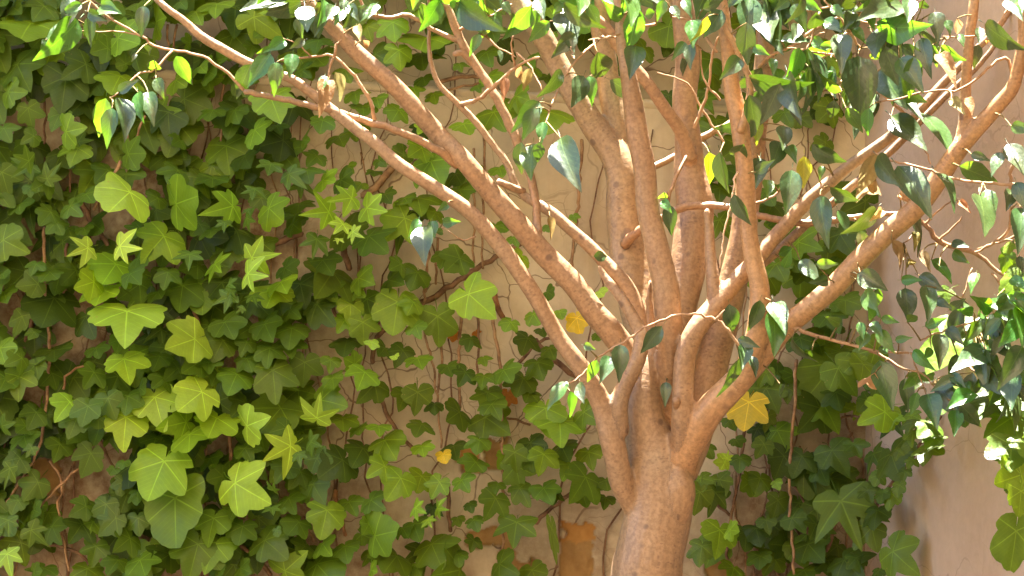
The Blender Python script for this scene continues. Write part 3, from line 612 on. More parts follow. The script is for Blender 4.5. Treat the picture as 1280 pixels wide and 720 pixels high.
# ivy stems: px,py lists, diameter px, depth, tint
STEMS = [l.split('|') for l in """55,285 56,350 62,420 60,480 53,540 45,570 32,592 8,630|4|.05|t
152,200 135,235 117,262|4.5|.06|t
106,190 110,235|3|.03|t
88,195 88,240|3|.02|r
83,305 80,365|4|.04|r
98,585 70,612 48,636|3|.05|t
62,575 79,605 72,627 75,652 80,680 86,715|3|.045|t
60,680 95,690 120,712|4|.03|r
118,530 128,555 142,585|3|.03|r
78,487 82,472 95,460 114,456|3|.05|t
64,462 92,492|4|.03|t
224,350 240,380 250,410 253,440|5|.04|r
286,530 288,585 281,650|5|.04|r
270,664 306,685 340,718|6|.03|r
378,645 393,678|4|.03|r
419,612 424,640 432,670|5|.04|o
474,490 486,520 498,540 520,565|5|.015|r
488,408 471,422 467,455|6|.015|r
410,375 424,400|4|.02|r
340,306 378,290|8|.015|r
368,220 385,235 402,252|5|.02|r
426,300 430,318 437,338|8|.015|r
455,246 475,228 497,203 520,180|9|.015|t
452,190 456,212 460,235|2|.02|t
522,384 550,366 580,345 612,325 660,300|7|.015|r
616,362 622,385 629,398|7|.02|o
642,460 672,428 695,418|4|.015|r
668,426 692,450 722,472 775,505|7|.015|r
598,521 637,523 662,531|3|.015|r
668,654 690,635 714,618 760,600|5|.015|r
610,370 619,422 625,460 627,540 629,620 628,710|4|.05|t
531,355 530,410 540,450 548,505 552,560|3|.04|t
552,430 548,492|3|.03|t
577,385 573,455 575,510|4|.04|t
598,385 598,430 597,490|3|.03|r
606,170 604,250 602,335|3|.04|t
592,185 592,260 592,330|3|.03|t
538,300 535,330 531,365|3|.03|t
547,298 545,355|3|.02|t
728,175 722,252 714,335|4|.02|t
364,128 364,180|2|.02|t
280,90 278,130 276,175|3|.03|t
55,105 56,180|3|.03|r
208,32 211,58|3|.04|t
222,30 215,60|3|.04|t
146,120 155,150 163,185|3|.05|t
182,145 175,162 165,185|3|.05|t
560,610 561,635 563,665|5|.03|r
996,450 993,500 991,540 987,615 993,722|4|.07|t
931,500 930,540 925,585 914,650 907,710|4|.03|r
940,672 953,710|6|.02|r
1044,650 1036,680 1030,712|5|.04|r
893,628 913,646|4|.02|r
1000,560 985,590 1010,640 1000,700|3|.03|r
1085,650 1100,625 1118,600 1135,580 1150,555 1175,520|4|.015|r
1200,450 1225,470 1230,490|3|.02|r
1085,525 1062,520 1040,530|3|.03|r
20,470 30,430 40,395 30,370|5|.02|r
35,245 60,215 90,205 120,222|4|.015|r
200,330 215,345 235,352|4|.02|r
100,250 130,300 145,330|6|.015|r
130,262 112,282|4|.02|r
0,300 30,330 80,325 120,340|6|.012|r
75,60 40,55 0,45|5|.012|r
545,105 575,95 610,100|5|.02|t
540,118 570,110 600,103|3|.03|t
1010,640 1030,600 1050,570 1065,540|4|.02|r""".split('\n')]
TINT = {'t': (1.5, 1.45, 1.3), 'r': (1, .9, .85), 'o': (1.3, 1.0, .7)}
for pts, wd, off, tint in STEMS:
    pts = [tuple(float(a) for a in p.split(',')) for p in pts.split()]; key = key_for(*pts[len(pts) // 2]); L = []
    for i, (x, y) in enumerate(pts):
        p, s = wall_point(x, y, float(off)); L.append((p.x, p.y, p.z, float(wd) * .5 * M1(s) * (1.15 - .3 * i / len(pts))))
    a = catmull(L, .01); jit = rng.normal(0, .0011, a[:, :3].shape); path = a[:, :3] + jit
    v, f = tube(path, np.maximum(a[:, 3], .0008), 6)
    link('stem', mesh('ivy_stem', v, f, MAT_VINE), IVY_THINGS[key], TINT[tint])
# fine clinging stems behind the thick of the leaves, rooted in the bed
for key, x0, x1, n in (('left', -300, 400, 26), ('mid', 400, 790, 5), ('corner', 880, 1070, 7)):
    for i in range(n):
        x = x0 + (x1 - x0) * (i + random.random()) / n; y = 1500; pts = []; drift = random.uniform(-.12, .12); off = .008
        while y > random.uniform(-150, 150):
            pts.append((x, y)); x += random.gauss(drift * 60, 14); y -= random.uniform(50, 90)
        L = []
        for j, (px, py) in enumerate(pts):
            if py > 1560: continue
            p = P(px, py, off + .006 * math.sin(j)); L.append((p.x, p.y, max(p.z, .0), (4.5 - 3 * j / len(pts)) * .5 * .00125))
        if len(L) < 3: continue
        a = catmull(L, .02); path = a[:, :3] + rng.normal(0, .0018, a[:, :3].shape); path[:, 1] = np.minimum(path[:, 1], -.002)
        v, f = tube(path, np.maximum(a[:, 3], .0008), 5)
        link('stem', mesh('ivy_stem', v, f, MAT_VINE), IVY_THINGS[key], random.choice([TINT['r'], TINT['r'], TINT['t']]))

# ------------------------------------------------------------------ the ficus tree
# name: [(px, py, diameter px, s)], tint; warm bounce light is put into M, N and O
LIMBS = {
 'trunk': ([(800, 1640, 190, .50), (802, 1540, 130, .50), (806, 1250, 108, .50), (808, 900, 98, .50), (809, 730, 93, .50), (812, 690, 88, .50), (823, 640, 86, .50), (824, 608, 86, .50), (818, 570, 76, .50), (806, 530, 54, .505), (802, 490, 48, .50), (806, 450, 40, .485), (813, 412, 32, .45)], (1.0, 1.0, 1.0)),
 'L1': ([(806, 690, 10, .49), (797, 662, 16, .503), (788, 635, 24, .517), (777, 602, 31, .532), (765, 550, 32, .545), (752, 508, 27, .55), (735, 477, 25, .555), (700, 425, 22, .56), (655, 350, 21.5, .57), (610, 290, 21, .58), (560, 245, 19, .585), (500, 205, 17, .59), (468, 178, 16, .59), (416, 143, 15, .59), (388, 120, 14, .59), (356, 98, 13, .59), (298, 75, 13, .59), (256, 50, 13, .59), (230, 26, 11, .59), (200, 2, 10, .59), (165, -40, 9, .58), (130, -110, 8, .57)], (1.0, .96, .92)),
 'C': ([(772, 540, 28, .545), (774, 505, 24, .55), (783, 480, 22, .55), (796, 450, 21, .55), (799, 420, 19, .545), (787, 392, 17, .54), (772, 366, 14, .535), (758, 345, 11, .53), (750, 331, 7, .53)], (.85, .83, .8)),
 'B': ([(798, 475, 34, .50), (775, 428, 33, .505), (740, 385, 31, .51), (700, 340, 29, .515), (660, 295, 28, .52), (620, 250, 27, .525), (580, 205, 25, .53), (540, 160, 24, .535), (490, 105, 23, .54), (440, 60, 21, .545), (405, 25, 18, .55), (380, -5, 17, .55), (350, -50, 15, .55), (310, -130, 13, .55)], (.95, .9, .86)),
 'D': ([(822, 470, 26, .49), (812, 425, 22, .48), (800, 393, 20, .475), (783, 355, 20, .47), (755, 325, 18, .465), (720, 295, 16, .46), (690, 268, 15, .455), (660, 246, 13, .45), (645, 230, 11.5, .45), (632, 205, 10.5, .448), (612, 178, 10, .445), (592, 150, 10, .44), (568, 125, 9, .44), (549, 106, 8, .44), (540, 85, 7.5, .44), (537, 60, 7, .44), (537, 30, 6.5, .44), (534, -10, 6, .44), (528, -80, 5, .44)], (.9, .87, .84)),
 'G': ([(812, 440, 40, .46), (800, 395, 44, .43), (788, 345, 48, .41), (783, 285, 46, .395), (779, 230, 44, .385), (765, 190, 37, .38), (741, 155, 32, .375), (715, 115, 30, .37), (690, 70, 29, .365), (665, 30, 28, .36), (640, -10, 26, .355), (600, -80, 22, .35), (570, -160, 18, .34)], (1.0, 1.04, 1.0)),
 'G2': ([(782, 250, 36, .38), (776, 205, 34, .37), (769, 150, 30, .36), (760, 90, 28, .35), (752, 30, 27, .345), (748, -30, 25, .34), (742, -130, 20, .33)], (.98, 1.06, 1.05)),
 'H': ([(828, 545, 26, .48), (833, 500, 31, .488), (838, 450, 35, .508), (838, 400, 35, .525), (826, 335, 32, .53), (813, 270, 30, .53), (803, 210, 28.5, .53), (795, 150, 27, .53), (786, 100, 22, .53), (778, 50, 18, .53), (772, -10, 16, .53), (765, -110, 13, .53)], (1.0, .93, .88)),
 'I': ([(836, 440, 40, .46), (850, 380, 42, .44), (864, 320, 48, .425), (869, 262, 47, .41), (863, 205, 39, .40), (857, 150, 33, .395), (857, 75, 31, .39), (852, 0, 29, .385), (848, -50, 26, .38), (840, -140, 20, .37)], (.93, .9, .86)),
 'Hd': ([(862, 200, 20, .425), (850, 163, 18, .435), (830, 135, 17, .445), (800, 92, 16, .45), (760, 42, 16, .455), (718, 0, 15, .46), (670, -60, 12, .46)], (1.0, .93, .88)),
 'J': ([(851, 565, 30, .525), (855, 515, 29, .548), (854, 470, 27, .55), (858, 432, 27, .55), (872, 405, 26, .55), (893, 380, 26, .545), (920, 350, 24, .54), (950, 320, 21, .535), (980, 285, 19, .53), (1020, 240, 18, .53), (1065, 205, 16, .53), (1100, 180, 15, .53), (1140, 148, 14, .53), (1175, 108, 13, .53), (1205, 75, 11, .53), (1250, 25, 9, .53), (1290, -40, 8, .53)], (.95, .88, .82)),
 'J2': ([(925, 350, 16, .52), (950, 330, 15, .51), (985, 302, 13, .50), (1030, 260, 12, .50), (1090, 208, 11, .50), (1140, 163, 11, .50), (1185, 118, 10, .50), (1235, 65, 8, .50), (1280, 0, 7, .50)], (.9, .85, .8)),
 'K': ([(896, 400, 20, .545), (890, 360, 19, .54), (887, 320, 15, .535), (886, 285, 13, .53), (884, 262, 9, .53)], (.88, .82, .76)),
 'L': ([(850, 590, 46, .48), (866, 545, 48, .46), (882, 490, 46, .455), (895, 440, 42, .45), (905, 400, 39, .445), (918, 340, 36, .44), (930, 280, 34, .435), (940, 200, 32, .43), (950, 120, 28, .425), (958, 40, 24, .42), (962, -30, 22, .42), (970, -130, 18, .42)], (.92, .86, .78)),
 'N': ([(808, 720, 24, .47), (823, 660, 46, .495), (838, 610, 52, .495), (850, 575, 47, .512), (867, 545, 41, .533), (888, 515, 37, .555), (917, 483, 35, .56), (945, 450, 33, .565), (975, 412, 30, .57), (1005, 387, 27, .575), (1045, 355, 27, .58), (1100, 300, 28, .595), (1140, 262, 27, .61), (1175, 222, 25, .62), (1205, 177, 23, .635), (1245, 135, 21, .65), (1270, 102, 18, .665), (1277, 50, 15, .67), (1274, 0, 13, .67), (1268, -60, 11, .67), (1250, -150, 9, .67)], (1.2, 1.05, .86)),
 'burl': ([(836, 665, 26, .515), (845, 632, 42, .523), (847, 607, 44, .525), (842, 585, 26, .525)], (1.0, .96, .9)),
 'M': ([(925, 478, 30, .565), (940, 440, 31, .575), (948, 405, 30, .58), (950, 360, 26, .58), (943, 325, 24, .58), (937, 290, 22, .58), (932, 242, 24, .58), (928, 200, 23, .58), (924, 150, 25, .58), (917, 112, 22, .58), (910, 62, 18, .58), (905, 30, 17, .58), (899, -10, 16, .58), (885, -110, 13, .58)], (1.2, 1.05, .84)),
 'O': ([(1196, 192, 19, .635), (1204, 155, 17, .635), (1205, 112, 15, .635), (1209, 62, 14, .635), (1216, 20, 14, .635), (1224, -20, 13, .635), (1240, -110, 10, .635)], (1.18, 1.04, .86)),
}
THIN = {   # thin branches: drawn as plain tapering tubes
 'A2': ([(572, 207, 11, .53), (545, 186, 10, .55), (500, 165, 10, .565), (441, 146, 9, .58), (405, 136, 8.5, .60), (368, 127, 8, .61), (306, 115, 7, .62)], (1, .95, .9)),
 'F': ([(672, 300, 12, .515), (671, 272, 11, .50), (668, 240, 11, .49), (660, 208, 11, .485), (645, 172, 12, .48), (620, 122, 11.5, .475), (597, 85, 11, .47), (578, 55, 11, .47), (562, 15, 10, .47), (550, -10, 9, .47), (530, -90, 7, .47)], (.95, .88, .82)),
 'F2': ([(577, 54, 8, .47), (560, 45, 7, .47), (545, 39, 6, .47), (512, 20, 6, .475), (490, 22, 5, .48), (471, 20, 5, .485), (456, 10, 4, .49), (440, -20, 4, .49)], (1, .95, .9)),
 'knob': ([(655, 240, 11, .45), (640, 234, 10, .455), (622, 226, 8, .46)], (.95, .9, .85)),
 'stub': ([(590, 80, 9, .47), (578, 66, 9, .475), (567, 68, 7, .48)], (.95, .9, .85)),
 'P': ([(780, 306, 14, .425), (800, 287, 11, .45), (830, 271, 10, .465), (852, 260, 10, .475), (887, 257, 9.5, .485), (920, 261, 9, .495), (950, 270, 9, .50), (1000, 279, 9, .51), (1037, 276, 9, .52), (1075, 270, 7.5, .53), (1106, 267, 6.5, .54), (1139, 272, 5.5, .545), (1159, 283, 6, .55), (1174, 302, 7, .55), (1219, 317, 6, .55), (1249, 340, 5, .56), (1290, 372, 4, .57)], (1.0, .88, .82)),
 'Q': ([(800, 216, 9, .36), (820, 207, 9, .35), (845, 195, 9, .34), (877, 172, 9, .33), (912, 155, 8, .33), (970, 120, 7, .33), (1010, 90, 6, .33), (1060, 40, 5, .33)], (1.05, 1.0, .95)),
 'Mf': ([(926, 165, 12, .59), (938, 115, 9, .60), (928, 75, 8, .60), (912, 45, 8, .60), (900, 20, 7, .60)], (1.2, 1.05, .84)),  # bounce light in the tint, as on M
 'S1': ([(832, 262, 6, .50), (838, 240, 5, .50), (848, 215, 4.5, .49), (858, 195, 4, .48)], (.95, .88, .82)),
 'scar': ([(848, 512, 12, .55), (845, 504, 12, .56), (844, 499, 9, .567)], (.9, .82, .74)),
 'W1': ([(815, 420, 14, .50), (812, 390, 10, .50), (811, 370, 7, .50), (813, 352, 4, .50)], (.8, .75, .7)),
}
tree = empty('ficus_tree', (P(800, 1640, .5).x, -.5, 0), 'ficus tree with smooth tan trunk splitting into many slanting limbs, glossy dark leaves', 'tree')
V, Fc, S, names = [], [], [], list(LIMBS)
for i, (nm, (pts, tint)) in enumerate(LIMBS.items()):
    path, rad = px_path(pts, 0, 0, .010)
    path = path + np.stack([vnoise(np.arange(len(path)) / 5.0 + 31 * i, np.zeros(len(path)) + c, 9) - .5 for c in range(3)], -1) * .006
    v, f = tube(path, rad, 20, .05, i)
    k = len(V); V += [tuple(x) for x in v]; Fc += [tuple(j + k for j in q) for q in f]
    T_, A, B = frames(path); ln = np.concatenate([[0], np.cumsum(np.linalg.norm(np.diff(path, axis=0), axis=1))])
    S.append((path, rad, T_, A, B, ln))
tmp = bpy.data.objects.new('tmp', mesh('tmp', V, Fc, None)); C.objects.link(tmp)
rm = tmp.modifiers.new('r', 'REMESH'); rm.mode = 'VOXEL'; rm.voxel_size = .0030; rm.use_smooth_shade = True
sm = tmp.modifiers.new('s', 'SMOOTH'); sm.factor = .5; sm.iterations = 6
dg = bpy.context.evaluated_depsgraph_get(); ev = tmp.evaluated_get(dg); em = ev.to_mesh()
nv = len(em.vertices); co = np.empty(nv * 3); em.vertices.foreach_get('co', co); co = co.reshape(-1, 3)
no = np.empty(nv * 3); em.vertex_normals.foreach_get('vector', no); no = no.reshape(-1, 3)
polys = np.empty(len(em.loops), int); em.loops.foreach_get('vertex_index', polys)
tot = np.empty(len(em.polygons), int); em.polygons.foreach_get('loop_total', tot)
assert (tot == 4).all(); polys = polys.reshape(-1, 4)
ev.to_mesh_clear(); bpy.data.objects.remove(tmp)
best = np.full(nv, 1e9); own = np.zeros(nv, int); bark = np.zeros((nv, 3)); c32 = co.astype(np.float32)
for i, (path, rad, T_, A, B, ln) in enumerate(S):
    lo, hi = path.min(0) - .09, path.max(0) + .09
    idx = np.nonzero(((co > lo) & (co < hi)).all(1))[0]
    for ch in np.array_split(idx, max(1, len(idx) // 20000)):
        d = np.linalg.norm(c32[ch][:, None, :] - path[None].astype(np.float32), axis=2) - rad[None].astype(np.float32)
        j = d.argmin(1); dm = d[np.arange(len(ch)), j]; up = dm < best[ch]
        ids = ch[up]; jj = j[up]; best[ids] = dm[up]; own[ids] = i
        off = co[ids] - path[jj]
        bark[ids] = np.stack([(off * A[jj]).sum(1), (off * B[jj]).sum(1), ln[jj] + (off * T_[jj]).sum(1)], -1) + np.array([i * .7, i * .3, i * 1.1])
fo = own[polys[:, 0]]
for i, nm in enumerate(names):
    fs = polys[fo == i]
    if not len(fs): continue
    u, inv = np.unique(fs, return_inverse=True); inv = inv.reshape(fs.shape)
    me = bpy.data.meshes.new('trunk' if nm == 'trunk' else 'limb'); me.from_pydata(co[u].tolist(), [], inv.tolist())
    me.polygons.foreach_set('use_smooth', [True] * len(me.polygons)); me.materials.append(MAT_BARK)
    a = me.attributes.new('bark', 'FLOAT_VECTOR', 'POINT'); a.data.foreach_set('vector', bark[u].astype(np.float32).ravel())
    me.normals_split_custom_set_from_vertices([tuple(x) for x in no[u]])
    link('trunk' if nm == 'trunk' else 'limb', me, tree, LIMBS[nm][1])
REACH = []                                   # sampled (px, py, s) of everything a leaf can grow from
def reach(path):
    for p in path[::2]:
        s = -p[1]; k = M1(s); REACH.append((p[0] / k + 640, 360 - (p[2] - CAM_Z) / k, s))
for (path, rad, *_r) in S[1:]: reach(path)
def thin(nm, pts, tint, mat, par, seg=10, lump=.06, jit=.0006):
    path, rad = px_path(pts, 0, 0, .007); path = path + rng.normal(0, jit, path.shape)
    v, f = tube(path, rad, seg, lump, hash(tuple(pts[0])) % 97)
    me = mesh(nm, v, f, mat)
    if mat is MAT_BARK:
        T_, A, B = frames(path); ln = np.concatenate([[0], np.cumsum(np.linalg.norm(np.diff(path, axis=0), axis=1))]); bk = []
        for i in range(len(path)):
            for j in range(seg): a = 2 * math.pi * j / seg; bk += [rad[i] * math.cos(a), rad[i] * math.sin(a), ln[i]]
        bk += [0, 0, 0, 0, 0, ln[-1]]
        at = me.attributes.new('bark', 'FLOAT_VECTOR', 'POINT'); at.data.foreach_set('vector', bk)
    reach(path); return link(nm, me, par, tint)
for nm, (pts, tint) in THIN.items(): thin('limb', pts, tint, MAT_BARK, tree)
TWIGS = [l.split('|') for l in """304,112 285,92 270,80 245,68 200,60 175,45 142,25 118,8 100,-20|4|.61|.66
178,47 155,40 115,39|2.2|.64|.65
215,64 195,85 170,95 150,115 138,122|3|.64|.68
468,150 462,125 443,97 418,71 400,70 370,73 352,76|4.5|.575|.62
418,71 421,57 426,50|3.5|.60|.60
388,71 376,58 355,48|2|.61|.64
416,72 412,85 410,98|4|.61|.62
576,130 590,127 607,117 630,97 647,82 674,71|6|.445|.56
643,84 640,60 641,45|3|.53|.56
645,67 660,80 672,100 678,112|2.5|.53|.57
612,50 625,60 645,72|2.5|.55|.54
757,46 749,50 717,80 692,125 682,155|3.5|.37|.60
780,47 757,46 735,50|3|.5|.55
935,452 930,440 922,430 910,412 895,400 860,392 812,406 780,427 747,447 725,472 712,478 690,488|4|.59|.66
895,400 903,390 912,385|3.5|.62|.63
985,408 1024,421 1069,432 1099,440 1136,441|5|.58|.62
1085,437 1104,445 1129,460 1154,467 1171,487|3.5|.60|.63
922,215 919,225 912,265 904,300 900,335|3|.60|.60
1268,100 1256,72 1229,92 1199,112 1164,114 1100,128|4|.66|.66
1276,0 1266,2 1244,35 1225,45 1180,47|3.5|.66|.68
1285,235 1269,232 1199,225 1159,211 1119,202 1090,190|4|.72|.68
1285,195 1264,212 1262,280 1244,302 1220,316|5|.68|.56
1268,295 1250,303 1222,312|3|.62|.56
905,178 875,132 860,105 822,90|3|.47|.50
900,125 880,100 875,60|3|.50|.55
868,160 885,110 893,60 905,40|4|.48|.55
1290,392 1255,398 1230,400 1184,412 1150,425|4|.62|.64
948,85 962,70 995,55 1030,40|4|.43|.58
1005,45 1050,22 1100,32 1140,35|4|.60|.66
1140,150 1057,78 1020,65 985,60|4|.53|.63
938,258 960,248 980,236|4|.57|.60
1155,280 1175,262 1195,248|3|.55|.57
1172,302 1195,280 1203,272|3|.55|.57
1150,283 1135,300 1125,306|2.5|.55|.57
1185,412 1200,380 1215,335|2.5|.60|.57
570,40 590,28 600,16|4|.47|.48
895,65 870,30 840,20|4|.57|.56
820,30 780,40 750,50|3.5|.52|.55
1240,340 1262,375 1270,400|3|.56|.60
1075,60 1055,30 1030,0|4|.62|.66
640,5 610,20 585,28|3|.46|.50
965,10 1000,15 1050,5|4|.43|.60
705,30 712,55 718,75|2.5|.42|.56
1280,400 1290,450 1275,510|3|.62|.64
1138,441 1150,470 1160,500|2.5|.62|.63
1140,148 1150,170 1163,205|3.5|.53|.60
596,296 578,300 560,288|2|.585|.61
520,290 540,292 556,284|2|.60|.61
1025,15 1010,60 985,100|3|.62|.64
1060,95 1040,110 1010,120|3|.60|.64""".split('\n')]
for pts, wd, s0, s1 in TWIGS:
    q = [tuple(float(a) for a in p.split(',')) for p in pts.split()]; n = len(q); wd, s0, s1 = float(wd), float(s0), float(s1)
    pts = [(x, y, wd * (1.1 - .55 * i / (n - 1)), s0 + (s1 - s0) * i / (n - 1)) for i, (x, y) in enumerate(q)]
    white = q[0] == (922, 215)
    thin('twig', pts, (1.7, 1.75, 1.8) if white else (1.05, .98, .92), MAT_TWIG, tree, 6, .1, .0007)

# ficus leaves: base x,y tip x,y width (quarter pixels), g green as in shade, b bright as in sun, y yellow-green, d dead
FT = []
def FL(x0, y0, txt): FT.append((x0, y0, txt))
FL(0, 0, """350,-10,358,140,70,g;345,120,228,200,60,b;390,100,300,320,95,b;470,70,425,230,60,g;500,30,600,70,80,b;720,30,710,170,78,g;530,490,480,695,90,b;560,540,540,715,100,b;600,490,690,650,60,g;690,460,700,600,65,b;740,460,770,590,90,g
770,300,750,390,80,b;780,390,820,480,70,b;880,280,960,430,78,b;760,240,690,260,60,g;680,270,665,300,40,g;590,460,680,410,50,g;225,200,222,275,20,g;410,20,330,60,60,b;440,60,520,110,50,g""")
FL(256, 0, """230,320,150,490,80,g;330,270,230,430,100,b;360,310,350,460,80,b;440,270,430,380,85,b;400,200,330,250,80,b;330,250,270,270,50,b;460,90,490,195,60,b;500,30,520,150,90,g;600,60,560,160,70,g;650,30,620,90,110,g;780,40,710,150,60,g
690,50,660,120,70,b;620,400,590,540,110,d;650,360,700,510,50,d;760,130,780,200,60,d;790,200,835,240,40,d;600,380,590,440,50,b;500,200,440,240,50,g;560,10,600,70,80,g;700,0,690,60,80,g;860,20,830,80,60,b;720,20,760,90,60,g""")
FL(512, 0, """610,30,470,220,85,b;700,105,585,215,70,b;770,60,800,210,140,g;830,170,730,270,90,g;120,10,160,120,60,b;350,170,305,270,60,b;450,250,460,310,25,g;380,20,390,110,80,g;470,10,500,70,60,b;940,260,1000,430,130,g;870,380,820,530,85,g
900,380,910,510,65,b;760,350,690,490,55,g;650,510,530,640,100,g;630,540,570,690,90,g;670,610,650,720,50,b;560,330,545,420,45,d;600,340,565,460,50,d;480,390,470,500,60,d;370,150,400,200,60,b;430,60,450,150,45,b;760,10,720,70,60,b;640,0,660,70,70,g;200,0,240,40,50,b;340,0,320,40,50,b""")
FL(512, 180, """755,-30,785,220,115,g;560,-10,540,150,60,g;620,0,580,170,70,b;650,-10,640,100,65,g;190,300,150,330,50,b;45,375,20,450,45,b;75,410,50,540,85,g;115,385,125,460,60,b;165,395,245,390,55,b;130,440,190,430,40,b;920,560,1005,560,50,g;700,360,720,470,45,d""")
FL(680, 0, """470,40,420,275,115,b;460,230,430,370,110,g;385,100,310,30,80,b;555,60,480,75,60,b;600,0,565,110,60,b;770,95,740,230,88,b;820,80,772,230,42,y;890,50,800,185,92,g;705,210,655,280,60,b;735,220,715,330,50,g;690,290,715,385,42,g;330,400,492,505,72,g;980,290,905,370,92,g;640,30,670,90,60,g;700,0,720,60,60,b;250,40,210,0,70,b;440,0,480,50,60,b""")
FL(680, 180, """825,40,850,240,72,y;880,40,895,250,60,g;1000,0,945,110,100,g;950,250,1010,420,58,g;590,280,625,330,60,b;620,300,640,460,70,g;600,240,590,310,40,b""")
FL(680, 360, """590,190,485,330,72,g;382,282,375,440,92,g;330,340,290,440,85,g;265,360,215,480,60,b;180,470,175,560,35,g;120,470,0,560,50,b;130,515,150,655,42,b;200,285,250,305,65,b;610,470,605,560,60,g;925,80,960,250,92,g;1010,280,985,380,72,g;980,350,885,565,62,g""")
FL(850, 360, """470,70,490,150,110,g;460,110,490,320,90,b;400,60,360,225,65,g;560,250,640,400,25,g;660,310,630,350,55,b;800,180,735,150,60,b;925,10,945,130,62,b;990,0,980,120,50,b;500,480,530,565,40,g;290,255,380,290,50,g;350,340,385,420,40,g""")
FL(850, 180, """400,70,365,215,95,g;500,-10,455,95,105,g;620,60,622,235,82,y;560,130,525,335,105,g;700,260,690,465,92,g;660,0,812,125,62,g;750,215,885,310,40,g;980,320,855,460,72,g;790,330,850,430,40,g;900,430,932,555,62,g;1000,70,1010,175,45,g;600,580,680,680,85,g
985,50,885,270,115,d;940,160,1000,275,72,d;980,180,930,340,150,k;520,620,545,540,60,b;680,600,785,600,50,b;740,680,665,690,60,g;900,640,1015,720,105,g;440,180,430,260,70,b;380,140,440,100,60,g;710,110,700,160,50,b;820,290,760,250,50,g;540,10,560,70,70,b;1010,330,960,370,60,k;560,520,480,560,50,b""")
FL(850, 0, """890,280,890,580,200,g;800,170,795,300,115,g;345,-10,330,210,135,g;60,100,60,235,88,b;420,0,510,110,70,g;570,20,620,140,130,g;680,60,690,180,90,g;440,140,515,235,82,b;600,240,560,430,75,b;640,240,600,460,85,g;640,330,672,575,62,g;410,340,290,480,55,g;420,440,298,595,45,g
390,590,270,700,62,g;390,600,382,725,66,y;560,520,600,620,60,g;770,500,765,612,68,g;740,340,718,455,52,g;520,630,505,725,92,g;900,0,740,25,50,g;830,10,785,65,60,b;720,100,780,160,82,g;370,120,432,132,42,b;365,240,428,272,62,b;460,290,470,365,40,b;480,340,525,425,80,b
990,20,900,50,80,b;870,140,912,205,60,b;960,160,1000,210,60,b;1000,380,1010,475,60,g;830,540,925,670,72,b;945,540,930,685,52,b;620,10,700,60,60,b;540,0,480,50,80,b;860,60,830,120,70,g;940,60,960,130,70,b;660,190,720,260,50,b;760,30,800,80,60,b;480,60,530,130,60,g;590,120,560,200,60,g;700,230,760,240,50,b;1000,250,960,310,60,b""")
FL(1024, 0, """380,140,320,290,105,g;430,130,690,235,42,g;510,190,515,355,74,g;400,290,490,445,130,g;300,370,460,545,72,g;580,60,585,175,112,g;360,580,480,725,145,g;490,560,690,718,42,g;565,225,600,340,52,b;610,240,682,325,42,b;700,170,715,230,40,b;795,220,775,345,62,g
830,120,908,280,52,g;800,140,790,210,50,g;940,0,970,70,92,g;1000,0,1000,60,80,b;960,630,1024,655,72,b;690,90,712,190,60,d;850,185,872,215,60,o;600,270,645,395,112,d;660,500,700,560,70,d;740,490,755,570,60,d;450,0,430,95,90,g;520,0,520,65,80,g;640,100,650,170,60,b;380,20,340,90,70,b;230,0,270,60,80,b;300,40,330,110,80,b
180,20,120,60,80,g;200,100,120,140,60,g;260,200,320,240,60,b;480,110,560,130,60,g;140,60,190,110,60,b;330,340,400,420,60,b""")
FL(1024, 180, """390,110,545,300,112,g;290,60,320,205,62,g;580,140,690,272,52,g;700,110,922,200,112,b;760,50,835,80,42,g;910,40,845,135,52,g;945,0,1000,145,120,g;800,255,808,465,112,g;835,230,850,342,92,b;985,190,1010,300,90,g;1010,320,980,485,130,g;430,305,582,512,52,g;660,495,718,505,42,g;560,580,680,650,52,b
670,535,722,600,42,b;785,645,735,705,40,b;960,670,1010,720,70,b;500,660,590,722,85,g;410,680,492,680,60,b;700,285,735,330,50,d;480,440,470,515,50,d;510,540,545,630,62,d;440,570,492,635,62,d;360,480,440,630,60,d;190,650,315,722,112,g;1000,560,1010,640,80,g;960,230,930,300,80,g;600,610,660,680,40,b;400,250,440,290,60,d""")
FL(1024, 360, """430,0,430,152,112,g;530,-10,552,105,72,g;310,150,388,170,42,b;290,210,362,312,72,b;440,170,518,115,42,b;530,190,602,160,52,b;600,230,590,355,92,g;800,170,718,272,62,b;830,200,850,382,105,g;750,250,720,345,52,b;1000,170,895,275,105,b;1015,290,905,465,105,g;860,100,780,60,80,b;900,110,850,30,80,b;900,100,960,20,90,b
920,110,1015,90,90,b;940,50,1024,50,80,b;880,120,930,155,60,b;300,360,350,592,112,g;470,310,525,402,52,b;430,450,440,602,84,g;540,530,560,642,122,g;490,520,460,645,52,b;600,480,672,642,92,g;700,575,825,702,72,g;740,460,698,552,42,b;690,340,648,455,52,b;680,610,660,718,72,b;560,620,580,690,70,b;470,450,420,500,42,b
270,150,240,110,60,b;260,170,300,230,60,b;200,170,215,250,50,b;700,90,780,50,50,g;790,140,860,110,60,b;650,110,700,60,40,g;770,120,690,110,50,b;960,130,1010,200,60,b;380,260,440,250,40,b;560,300,520,350,50,b;340,330,300,280,50,b;240,220,200,290,50,b;640,200,690,260,70,g;580,60,640,90,40,g;280,420,255,560,150,k;990,60,1024,110,70,b;850,130,800,70,60,b;930,90,900,40,60,b;890,40,950,70,60,b;970,110,940,160,60,b;880,220,930,290,70,g;660,430,700,480,60,g""")
for _ in range(38):      # the thick of the crown at the top
    bx, by = random.uniform(930, 1150), random.uniform(-20, 120); a = R(random.gauss(0, 45)); L = random.uniform(30, 56)
    FT.append((bx, by, f"0,0,{math.sin(a) * L * 4},{math.cos(a) * L * 4},{L * 4 * random.uniform(.25, .5)},{random.choice('gggb')}"))
